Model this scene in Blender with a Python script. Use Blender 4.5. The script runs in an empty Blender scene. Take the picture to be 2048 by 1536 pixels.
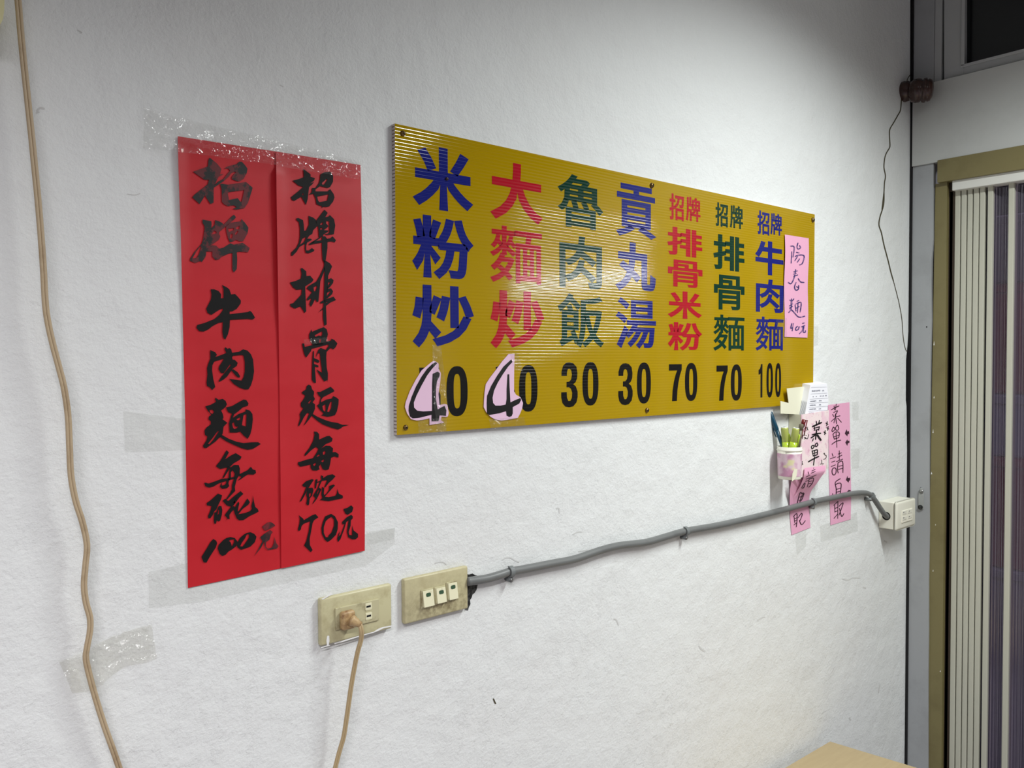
import bpy, bmesh, math, random
from math import sin, cos, radians, pi
from mathutils import Vector, Matrix, noise
from mathutils.geometry import tessellate_polygon, delaunay_2d_cdt

random.seed(7)
scene = bpy.context.scene
COL = scene.collection

# ---------------------------------------------------------------- camera
# Wall with the menus is the plane y = 0 (room on the -y side), the door wall is x = 0,
# floor z = 0.  Camera pose was solved from the sign, switch plates and door frame.
ZO = 1.508
F_PX = 1641.9004
YAW, PITCH, ROLL = 0.71455765, 0.03048063, 0.00570191
CAM = Vector((-2.46333302, -1.05937488, 0.21198838 + ZO))


def cam_axes():
    cy, sy, cp, sp = cos(YAW), sin(YAW), cos(PITCH), sin(PITCH)
    f = Vector((sy * cp, cy * cp, -sp))
    r = Vector((cy, -sy, 0))
    d = f.cross(r)
    cr, sr = cos(ROLL), sin(ROLL)
    return cr * r + sr * d, -sr * r + cr * d, f


AX_R, AX_D, AX_F = cam_axes()
cam_data = bpy.data.cameras.new('camera')
cam_data.sensor_width = 36.0
cam_data.lens = 36.0 * F_PX / 2048.0
cam_data.clip_start = 0.02
cam = bpy.data.objects.new('camera', cam_data)
COL.objects.link(cam)
cam.matrix_world = Matrix(((AX_R.x, -AX_D.x, -AX_F.x, CAM.x),
                           (AX_R.y, -AX_D.y, -AX_F.y, CAM.y),
                           (AX_R.z, -AX_D.z, -AX_F.z, CAM.z),
                           (0, 0, 0, 1)))
scene.camera = cam

# ---------------------------------------------------------------- world, lamps, exposure
world = bpy.data.worlds.new('night')
scene.world = world
world.use_nodes = True
world.node_tree.nodes['Background'].inputs[0].default_value = (0.02, 0.02, 0.03, 1)
world.node_tree.nodes['Background'].inputs[1].default_value = 0.3


def area(name, loc, size, power, color=(1, 1, 1), rot=(0, 0, 0), spread=pi):
    l = bpy.data.lights.new(name, 'AREA')
    l.shape = 'RECTANGLE'
    l.size, l.size_y = size
    l.energy = power
    l.color = color
    l.spread = spread
    o = bpy.data.objects.new(name, l)
    o.location = loc
    o.rotation_euler = rot
    COL.objects.link(o)
    return o


area('ceiling_tube_by_door', (-.80, -1.12, 2.76), (.10, .9), 37, (.955, 1.0, .985), (0, 0, 0), radians(149))
area('ceiling_tube_at_back', (-3.0, -1.45, 2.60), (1.2, .10), 42, (1.0, .975, .995), (0, 0, 0), radians(150))
area('lamp_on_door_wall', (-.10, -1.30, 2.03), (.03, .75), 4.2, (1.0, 1.0, .97), (0, radians(75), radians(0)))
area('outside_fill_light', (.75, -.9, 2.9), (.4, .4), 13, (.95, .92, 1.0))  # added fill for the boxes behind the door, no known lamp there
vs = scene.view_settings
vs.view_transform = 'Standard'
vs.look = 'None'
vs.gamma = 1.0
vs.use_curve_mapping = False
vs.exposure = 0.0


# ---------------------------------------------------------------- helpers: points
def ray(px, py):
    return AX_R * ((px - 1024) / F_PX) + AX_D * ((py - 768) / F_PX) + AX_F


def W(px, py, Y=0.0):                      # point of the photograph on a plane parallel to the menu wall
    d = ray(px, py)
    return CAM + d * ((Y - CAM.y) / d.y)


def D(px, py, X=0.0):                      # the same on a plane parallel to the door wall
    d = ray(px, py)
    return CAM + d * ((X - CAM.x) / d.x)


def H(px, py, Z):
    d = ray(px, py)
    return CAM + d * ((Z - CAM.z) / d.z)


# ---------------------------------------------------------------- helpers: objects
def tag(o, label=None, cat=None, group=None, kind=None):
    if label: o['label'] = label
    if cat: o['category'] = cat
    if group: o['group'] = group
    if kind: o['kind'] = kind
    return o


def obj(name, bm, mat, parent=None, smooth=False, decal=False):
    me = bpy.data.meshes.new(name)
    if decal:
        bm.normal_update()
        for f in bm.faces:
            if (f.normal.y > 0) if abs(f.normal.y) > .5 else (f.normal.x > 0): f.normal_flip()
    else:
        bmesh.ops.recalc_face_normals(bm, faces=bm.faces)
    bm.to_mesh(me)
    bm.free()
    for m in (mat if isinstance(mat, (list, tuple)) else [mat]):
        me.materials.append(m)
    if smooth:
        for p in me.polygons: p.use_smooth = True
    o = bpy.data.objects.new(name, me)
    COL.objects.link(o)
    if parent is not None:
        o.parent = parent
        o.matrix_parent_inverse = parent.matrix_basis.inverted()
    return o


def thing(name, label, cat, loc=(0, 0, 0), group=None, kind=None):
    o = bpy.data.objects.new(name, None)
    o.empty_display_size = 0.05
    o.location = loc
    COL.objects.link(o)
    return tag(o, label, cat, group, kind)


def add_box(bm, lo, hi, bevel=0.0, seg=2):
    r = bmesh.ops.create_cube(bm, size=1.0)
    vs_ = r['verts']
    lo, hi = Vector(lo), Vector(hi)
    for v in vs_:
        v.co = Vector((lo.x + (v.co.x + .5) * (hi.x - lo.x), lo.y + (v.co.y + .5) * (hi.y - lo.y), lo.z + (v.co.z + .5) * (hi.z - lo.z)))
    if bevel:
        es = list({e for v in vs_ for e in v.link_edges})
        bmesh.ops.bevel(bm, geom=es, offset=bevel, segments=seg, affect='EDGES', profile=0.5)


def box(name, lo, hi, mat, parent=None, bevel=0.0, seg=2):
    bm = bmesh.new()
    add_box(bm, lo, hi, bevel, seg)
    return obj(name, bm, mat, parent)


def inside(p, loop):
    """winding number of an outline round a point"""
    w = 0
    for i in range(len(loop)):
        a, b = loop[i - 1], loop[i]
        s = (b[0] - a[0]) * (p[1] - a[1]) - (p[0] - a[0]) * (b[1] - a[1])
        if a[1] <= p[1] < b[1] and s > 0: w += 1
        elif b[1] <= p[1] < a[1] and s < 0: w -= 1
    return w


def add_poly(bm, loops, evenodd=False):
    """fill one outline and its holes (lists of Vectors in a nearly axis-aligned plane), facing the room"""
    loops = [[Vector(q) for q in l] for l in loops]
    allp = [q for l in loops for q in l]
    ext = [max(q[i] for q in allp) - min(q[i] for q in allp) for i in range(3)]
    k = ext.index(min(ext))
    ia, ib = [i for i in range(3) if i != k]
    S = 1000.0
    co, ed = [], []
    flat = []
    for l in loops:
        b = len(co)
        f = [Vector((q[ia] * S, q[ib] * S)) for q in l]
        flat.append(f)
        co += f
        ed += [(b + i, b + (i + 1) % len(l)) for i in range(len(l))]
    ov, oe, of, src, _, _ = delaunay_2d_cdt(co, ed, [], 0, 1e-5)
    vv = []
    for v, s in zip(ov, src):
        d = allp[s[0]][k] if s else min(allp, key=lambda q: (q[ia] * S - v.x) ** 2 + (q[ib] * S - v.y) ** 2)[k]
        c = [0, 0, 0]
        c[ia], c[ib], c[k] = v.x / S, v.y / S, d
        vv.append(Vector(c))
    made = {}
    for t in of:
        c = sum((ov[i] for i in t), Vector((0, 0))) / len(t)
        w = [inside(c, f) for f in flat]
        ok = (sum(1 for x in w if x) % 2 == 1) if evenodd else (w[0] != 0 and not any(w[1:]))
        if not ok: continue
        a, b2, c2 = vv[t[0]], vv[t[1]], vv[t[2]]
        n = (b2 - a).cross(c2 - a)
        t = list(t)
        if n[k] > 0: t.reverse()
        for i in t:
            if i not in made: made[i] = bm.verts.new(vv[i])
        try: bm.faces.new([made[i] for i in t])
        except ValueError: pass


def add_slab(bm, front, off):
    """solid between an outline and its copy shifted by off"""
    n = len(front)
    a = [bm.verts.new(p) for p in front]
    b = [bm.verts.new(Vector(p) + off) for p in front]
    for t in tessellate_polygon([[Vector(p) for p in front]]):
        try:
            bm.faces.new([a[i] for i in t])
            bm.faces.new([b[i] for i in reversed(t)])
        except ValueError: pass
    for i in range(n):
        bm.faces.new((a[i], a[(i + 1) % n], b[(i + 1) % n], b[i]))


def slab(name, front, off, mat, parent=None):
    bm = bmesh.new()
    add_slab(bm, [Vector(p) for p in front], Vector(off))
    return obj(name, bm, mat, parent)


def catmull(pts, n=6):
    P = [Vector(p) for p in pts]
    if len(P) < 3: return P
    out = []
    for i in range(len(P) - 1):
        p0 = P[max(i - 1, 0)]; p1 = P[i]; p2 = P[i + 1]; p3 = P[min(i + 2, len(P) - 1)]
        for k in range(n):
            t = k / n
            out.append(0.5 * ((2 * p1) + (p2 - p0) * t + (2 * p0 - 5 * p1 + 4 * p2 - p3) * t * t + (3 * p1 - p0 - 3 * p2 + p3) * t ** 3))
    out.append(P[-1])
    return out


def add_tube(bm, pts, r, seg=10, cap=True, squash=None):
    P = [Vector(p) for p in pts]
    rs = r if isinstance(r, (list, tuple)) else [r] * len(P)
    rings = []
    up = None
    for i, p in enumerate(P):
        t = (P[min(i + 1, len(P) - 1)] - P[max(i - 1, 0)]).normalized()
        if up is None:
            up = Vector((0, 0, 1)) if abs(t.z) < .9 else Vector((0, 1, 0))
        a = t.cross(up).normalized()
        b = a.cross(t).normalized()
        up = b
        rings.append([bm.verts.new(p + (a * cos(2 * pi * k / seg) + b * sin(2 * pi * k / seg)) * rs[i]) for k in range(seg)])
    for i in range(len(rings) - 1):
        for k in range(seg):
            bm.faces.new((rings[i][k], rings[i][(k + 1) % seg], rings[i + 1][(k + 1) % seg], rings[i + 1][k]))
    if cap:
        bm.faces.new(rings[0]); bm.faces.new(list(reversed(rings[-1])))


def add_lathe(bm, base, axis, prof, seg=24):
    """prof: list of (distance along axis, radius)"""
    axis = Vector(axis).normalized()
    u = axis.orthogonal().normalized()
    v = axis.cross(u)
    rings = []
    for h, r in prof:
        c = Vector(base) + axis * h
        rings.append([bm.verts.new(c + (u * cos(2 * pi * k / seg) + v * sin(2 * pi * k / seg)) * max(r, 1e-5)) for k in range(seg)])
    for i in range(len(rings) - 1):
        for k in range(seg):
            bm.faces.new((rings[i][k], rings[i][(k + 1) % seg], rings[i + 1][(k + 1) % seg], rings[i + 1][k]))
    bm.faces.new(rings[0]); bm.faces.new(list(reversed(rings[-1])))


# ---------------------------------------------------------------- helpers: writing
def parse(s):
    return [tuple(float(v) for v in q.split(',')) for q in s.split()]


def add_shapes(bm, shapes, org, scale, to3):
    """shapes: outlines traced as 'x,y x,y ...|hole|hole' in a local frame"""
    for s in shapes:
        loops = [[to3(org[0] + x / scale, org[1] + y / scale) for x, y in parse(l)] for l in s.split('|')]
        add_poly(bm, loops)


def add_pen(bm, strokes, width, org, scale, to3, smooth=True):
    """pen lines: 'x,y x,y ...' ; an optional '@w' prefix overrides the width"""
    for s in strokes:
        w = width
        if s[0] == '@':
            a, s = s[1:].split(' ', 1)
            w = float(a)
        P = [Vector((x, y, 0)) for x, y in parse(s)]
        if smooth and len(P) > 2: P = catmull(P, 4)
        L, R = [], []
        n = len(P)
        for i, p in enumerate(P):
            t = (P[min(i + 1, n - 1)] - P[max(i - 1, 0)])
            if t.length < 1e-6: t = Vector((1, 0, 0))
            t.normalize()
            nn = Vector((-t.y, t.x, 0))
            e = 0.0
            if i == 0: p = p - t * w * .35
            if i == n - 1: p = p + t * w * .35
            taper = .8 if i in (0, n - 1) else 1.0
            L.append(p + nn * w * .5 * taper); R.append(p - nn * w * .5 * taper)
        vl = [bm.verts.new(to3(org[0] + q.x / scale, org[1] + q.y / scale)) for q in L]
        vr = [bm.verts.new(to3(org[0] + q.x / scale, org[1] + q.y / scale)) for q in R]
        for i in range(n - 1):
            bm.faces.new((vl[i], vl[i + 1], vr[i + 1], vr[i]))


def pip(p, loop):
    c = False
    j = len(loop) - 1
    for i in range(len(loop)):
        a, b = loop[i], loop[j]
        if (a[1] > p[1]) != (b[1] > p[1]) and p[0] < (b[0] - a[0]) * (p[1] - a[1]) / (b[1] - a[1]) + a[0]:
            c = not c
        j = i
    return c


def add_glyph(bm, ch, x0, x1, z0, z1, Y, bx, bz):
    """one printed character filling the box x0..x1, z0..z1 on the board; bx, bz thicken its strokes"""
    loops = [parse(l) for l in GLYPHS[ch].split('|')]
    gw = max(p[0] for l in loops for p in l)
    gh = max(p[1] for l in loops for p in l)
    sx, sz = (x1 - x0 - 2 * bx) / gw, (z1 - z0 - 2 * bz) / gh
    m = [[(x0 + bx + p[0] * sx, z0 + bz + p[1] * sz) for p in l] for l in loops]
    add_poly(bm, [[Vector((x, Y - .00004, z)) for x, z in l] for l in m], True)
    for i, l in enumerate(m):
        depth = sum(pip(l[0], k) for j, k in enumerate(m) if j != i)
        ar = sum(l[k - 1][0] * l[k][1] - l[k][0] * l[k - 1][1] for k in range(len(l)))
        sgn = 1 if ar > 0 else -1
        if depth % 2: sgn = -sgn
        n = len(l)
        q = [(x / bx, z / bz) for x, z in l]
        out = []
        for k in range(n):
            a, b, c = Vector(q[k - 1]), Vector(q[k]), Vector(q[(k + 1) % n])
            d1, d2 = (b - a), (c - b)
            if d1.length < 1e-9 or d2.length < 1e-9:
                out.append(q[k]); continue
            n1 = Vector((d1.y, -d1.x)).normalized() * sgn
            n2 = Vector((d2.y, -d2.x)).normalized() * sgn
            h = n1 + n2
            if h.length < .35: h = n1
            else: h = h / max(h.length_squared / 2, .4)
            out.append((b.x + h.x, b.y + h.y))
        va = [bm.verts.new((x, Y, z)) for x, z in l]
        vb = [bm.verts.new((x * bx, Y, z * bz)) for x, z in out]
        for k in range(n):
            bm.faces.new((va[k], va[(k + 1) % n], vb[(k + 1) % n], vb[k]))


# ---------------------------------------------------------------- materials
def mat(name, color=(.5, .5, .5), rough=.5, metal=0.0, **kw):
    m = bpy.data.materials.new(name)
    m.use_nodes = True
    nt = m.node_tree
    b = nt.nodes['Principled BSDF']
    b.inputs['Base Color'].default_value = (*color, 1)
    b.inputs['Roughness'].default_value = rough
    b.inputs['Metallic'].default_value = metal
    for k, v in kw.items():
        b.inputs[k.replace('_', ' ')].default_value = v
    return m


def srgb(r, g, b):
    f = lambda c: ((c / 255 + .055) / 1.055) ** 2.4 if c > 10 else c / 255 / 12.92
    return (f(r), f(g), f(b))


class NT:
    def __init__(s, m):
        s.nt = m.node_tree
        s.b = s.nt.nodes['Principled BSDF']
        s.tc = s.nt.nodes.new('ShaderNodeTexCoord').outputs['Object']

    def node(s, t, **kw):
        n = s.nt.nodes.new(t)
        for k, v in kw.items(): setattr(n, k, v)
        return n

    def link(s, a, b): s.nt.links.new(a, b)

    def noise(s, scale, detail=4, rough=.55, vec=None, stretch=None, dist=0.0):
        n = s.node('ShaderNodeTexNoise')
        n.inputs['Scale'].default_value = scale
        n.inputs['Detail'].default_value = detail
        n.inputs['Roughness'].default_value = rough
        n.inputs['Distortion'].default_value = dist
        v = vec or s.tc
        if stretch:
            mp = s.node('ShaderNodeMapping')
            mp.inputs['Scale'].default_value = stretch
            s.link(v, mp.inputs[0]); v = mp.outputs[0]
        s.link(v, n.inputs['Vector'])
        return n.outputs['Fac']

    def ramp(s, fac, stops):
        r = s.node('ShaderNodeValToRGB')
        e = r.color_ramp.elements
        while len(e) < len(stops): e.new(.5)
        for k, (p, c) in enumerate(stops):
            e[k].position = p
            e[k].color = (*c, 1) if len(c) == 3 else c
        s.link(fac, r.inputs[0])
        return r.outputs[0]

    def math(s, op, a, b=None, c=None):
        n = s.node('ShaderNodeMath', operation=op)
        for i, v in enumerate((a, b, c)):
            if v is None: continue
            if isinstance(v, (int, float)): n.inputs[i].default_value = v
            else: s.link(v, n.inputs[i])
        return n.outputs[0]

    def sep(s):
        n = s.node('ShaderNodeSeparateXYZ')
        s.link(s.tc, n.inputs[0])
        return n.outputs

    def mix(s, fac, a, b):
        n = s.node('ShaderNodeMix', data_type='RGBA')
        for sock, v in ((n.inputs[0], fac), (n.inputs[6], a), (n.inputs[7], b)):
            if isinstance(v, (tuple, list)): sock.default_value = (*v[:3], 1)
            elif isinstance(v, (int, float)): sock.default_value = v
            else: s.link(v, sock)
        return n.outputs[2]

    def color(s, out): s.link(out, s.b.inputs['Base Color'])

    def bump(s, h, strength=.3, dist=.001, prev=None):
        n = s.node('ShaderNodeBump')
        n.inputs['Strength'].default_value = strength
        n.inputs['Distance'].default_value = dist
        s.link(h, n.inputs['Height'])
        if prev is not None: s.link(prev, n.inputs['Normal'])
        s.link(n.outputs[0], s.b.inputs['Normal'])
        return n.outputs[0]

# printed characters: outlines of each glyph, holes after '|'
GLYPHS = {
    '米': '817,915 746,777 664,650 731,619 817,740 902,880|85,875 171,747 229,626 306,661 244,781 156,905|445,965 445,562 24,562 24,483 383,483 304,374 210,271 106,183 0,114 59,48 164,123 267,218 363,327 445,444 445,0 528,0 528,447 612,333 710,225 814,132 920,58 980,125 873,191 769,278 672,377 591,483 951,483 951,562 528,562 528,965',
    '粉': '792,947 721,934 754,802 797,691 853,595 928,509 939,527 984,574 915,646 862,730 822,829|23,877 54,760 75,650 137,667 114,775 80,891|339,899 308,780 268,666 322,649 410,880|14,603 14,529 157,529 87,359 44,282 0,220 42,143 112,258 175,402 175,0 249,0 249,394 348,249 398,311 249,481 249,529 387,529 387,568 417,500 451,530 451,474 577,474 554,337 513,223 450,130 362,59 416,1 511,85 580,190 627,319 654,474 810,474 789,195 776,126 761,92 737,79 622,84 636,49 642,12 761,12 799,20 814,30 828,45 849,89 865,173 890,548 469,548 529,626 576,716 612,817 638,930 564,941 538,831 501,733 451,649 387,581 387,603 249,603 249,965 175,965 175,603',
    '炒': '46,755 31,620 0,499 61,475 93,607 106,748|334,787 299,674 257,567 306,545 399,760|478,792 446,621 423,542 397,475 431,460 463,442 490,513 514,596 551,778|774,783 844,635 892,495 963,521 914,659 841,806|841,457 767,318 659,209 516,130 338,76 363,43 381,7 569,70 721,160 835,280 915,434|625,970 625,320 701,320 701,970|165,965 160,460 139,317 90,181 3,56 59,0 116,69 159,143 191,220 213,300 247,261 335,150 388,209 228,381 239,549 239,965',
    '大': '439,963 437,824 423,663 20,663 20,582 410,582 365,433 288,291 169,166 0,65 60,0 227,103 347,229 430,372 481,522 553,353 646,208 762,89 902,0 961,74 821,156 705,273 614,417 546,582 944,582 944,663 508,663 521,823 524,963',
    '麵': '674,438 754,438 754,309 674,309|674,499 674,622 754,622 754,499|674,248 754,248 754,120 674,120|617,120 537,120 537,622 617,622|808,120 808,622 886,622 886,120|475,692 475,2 537,2 537,50 886,50 886,4 949,4 949,692 736,692 766,838 970,838 970,909 455,909 455,838 691,838 662,692|127,242 208,177 110,109 0,60 40,0 155,55 257,132 335,46 386,90 302,178 373,279 424,401 381,423 224,421 251,475 246,476 279,476 279,580 413,464 451,519 279,642 279,662 316,629 358,683 423,612 458,651 381,730 402,798 354,808 327,729 279,666 279,828 439,828 439,889 279,889 279,968 214,968 214,889 26,889 26,828 214,828 214,668 171,618 117,570 59,528 0,497 42,449 131,510 214,591 214,485 186,493 153,426 112,365 63,310 10,263 57,210 128,279 190,362 338,362 300,287 252,222 175,280|109,809 95,755 75,707 48,664 13,628 56,597 91,637 120,685 134,670 168,628 202,667 141,732 159,799',
    '魯': '119,497 101,452 76,410 42,375 0,348 62,305 108,337 143,377 168,424 187,474|295,470 321,411 336,355 403,377 387,432 359,488|519,468 556,411 581,355 647,382 620,437 581,492|248,166 725,166 725,95 248,95|248,222 248,291 725,291 725,222|171,350 171,0 248,0 248,36 725,36 725,3 804,3 804,350|294,845 561,845 499,781 231,781|746,456 844,383 919,306 975,363 901,434 801,502 838,502 838,781 595,781 634,825 666,874 613,903 340,900 379,955 299,970 249,902 182,832 98,764 0,702 49,648 137,705 137,502 793,502|211,617 447,617 447,557 211,557|520,617 762,617 762,557 520,557|211,727 447,727 447,668 211,668|520,727 762,727 762,668 520,668',
    '肉': '0,813 0,2 79,2 79,736 365,736 333,661 284,595 215,540 123,496 170,437 250,474 315,519 367,571 406,629 550,537 666,449 718,511 590,602 436,695 449,736 771,736 771,104 766,85 724,78 593,81 619,0 772,7 825,27 839,45 849,102 849,813 466,813 484,965 401,965 384,813|395,511 368,418 319,329 239,252 119,192 166,133 249,171 317,217 370,270 411,328 478,278 653,132 711,190 589,290 443,395 476,511',
    '飯': '904,941 822,916 721,897 502,872 500,416 487,285 458,156 405,39 466,0 521,125 553,265 568,407 572,603 576,603 602,498 633,400 671,309 715,226 631,130 585,92 536,62 574,19 583,5 630,37 717,116 757,163 839,73 937,4 987,64 933,94 884,132 800,225 848,315 889,418 921,533 945,662 899,675 572,673 572,815 777,838 873,858 954,883|865,603 820,435 756,291 689,437 642,603|341,463 341,373 152,373 152,463|341,523 152,523 152,604 341,604|272,265 307,197 152,133 152,312 407,312 407,664 291,664 250,776 192,756 224,664 83,664 83,164 78,136 51,99 36,90 69,16 148,61 331,144 363,62 421,92 327,290|229,975 184,907 129,844 66,789 0,743 35,670 141,757 191,809 237,865 335,783 413,705 457,761 375,840 273,921 290,950',
    '貢': '209,440 735,440 735,361 209,361|209,309 735,309 735,229 209,229|209,569 735,569 735,492 209,492|130,626 130,172 817,172 817,626|557,122 725,59 857,1 941,41 795,102 619,163|310,166 167,105 0,60 31,31 57,0 228,58 310,95 382,133|12,755 12,690 930,690 930,755 508,755 508,855 843,855 843,919 104,919 104,855 427,855 427,755',
    '丸': '99,499 295,376 249,283 187,198 105,124 0,62 32,33 58,0 165,65 249,143 315,230 364,325 447,259 512,197 572,261 493,331 391,405 421,533 436,665 679,665 679,143 684,82 701,44 733,24 782,18 893,18 943,29 974,68 991,139 1000,250 925,287 916,132 905,103 886,95 794,95 766,104 760,142 760,743 441,743 445,965 362,965 359,743 57,743 57,665 354,665 341,557 320,454 154,553',
    '湯': '447,732 801,732 801,651 447,651|447,870 801,870 801,790 447,790|372,930 372,591 879,591 879,930|53,899 153,842 232,779 278,845 198,903 99,956|0,616 100,563 181,505 226,569 144,625 44,674|22,61 92,13 177,178 255,352 193,399 107,216|273,525 273,459 423,459 384,399 337,344 285,295 230,252 286,204 349,257 409,320 510,320 465,250 410,185 350,128 286,80 341,29 411,88 478,157 538,235 589,320 693,320 658,239 613,165 560,100 500,45 559,0 622,64 679,139 728,226 768,320 855,320 834,146 823,102 804,73 789,68 690,72 704,38 710,2 814,2 847,10 874,29 892,63 907,123 935,384 458,384 503,459 969,459 969,525',
    '招': '145,965 145,754 15,754 15,681 145,681 145,451 0,409 20,331 145,371 144,86 128,76 29,77 36,58 52,0 163,8 203,27 214,43 222,96 222,397 347,438 337,509 222,474 222,681 349,681 349,754 222,754 222,965|413,433 413,1 490,1 490,51 845,51 845,5 924,5 924,433|490,124 490,361 845,361 845,124|381,915 381,842 561,842 541,748 503,662 441,589 348,533 375,504 396,472 502,540 573,627 616,729 640,842 859,842 852,731 833,605 815,575 770,569 680,575 696,538 703,500 738,499 823,500 859,508 888,529 906,565 919,630 930,733 939,915',
    '牌': '730,437 730,290 377,290 377,222 730,222 730,3 804,3 804,222 968,222 968,290 804,290 804,437|422,868 422,462 585,462 518,399 416,342 468,297 538,333 594,373 637,416 669,462 939,462 939,868 667,868 716,955 628,972 588,868|493,635 645,635 639,580 622,524 493,524|714,635 866,635 866,524 696,524|493,806 646,806 646,695 493,695|714,806 866,806 866,695 714,695|69,947 69,544 57,284 36,149 0,26 67,0 95,90 115,187 135,389 272,389 272,3 343,3 343,457 137,457 138,611 397,611 397,679 311,679 311,967 240,967 240,679 138,679 138,947',
    '排': '147,966 147,754 14,754 14,681 147,681 147,450 0,411 16,333 147,372 146,90 128,80 34,81 48,45 57,8 166,15 204,34 215,49 223,99 223,394 348,432 338,503 223,471 223,681 336,681 336,754 223,754 223,966|355,350 355,277 534,277 534,1 610,1 610,959 534,959 534,787 377,787 377,715 534,715 534,568 380,568 380,498 534,498 534,350|707,959 707,0 783,0 783,274 967,274 967,347 783,347 783,498 944,498 944,568 783,568 783,715 954,715 954,787 783,787 783,959',
    '骨': '147,921 147,649 0,649 0,447 72,447 72,580 809,580 809,447 884,447 884,649 736,649 736,921|223,649 223,737 437,737 437,649|658,649 507,649 507,792 223,792 223,858 658,858|672,451 672,371 211,371 211,451|137,515 137,0 211,0 211,168 672,168 672,84 668,70 632,64 518,65 542,0 680,5 708,12 727,21 739,36 748,83 748,515|211,312 672,312 672,229 211,229',
    '牛': '441,965 441,773 218,773 270,921 189,937 154,831 111,730 59,640 0,564 74,522 158,648 183,696 441,696 441,445 0,445 0,368 441,368 441,0 524,0 524,368 943,368 943,445 524,445 524,696 884,696 884,773 524,773 524,965',
}

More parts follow.
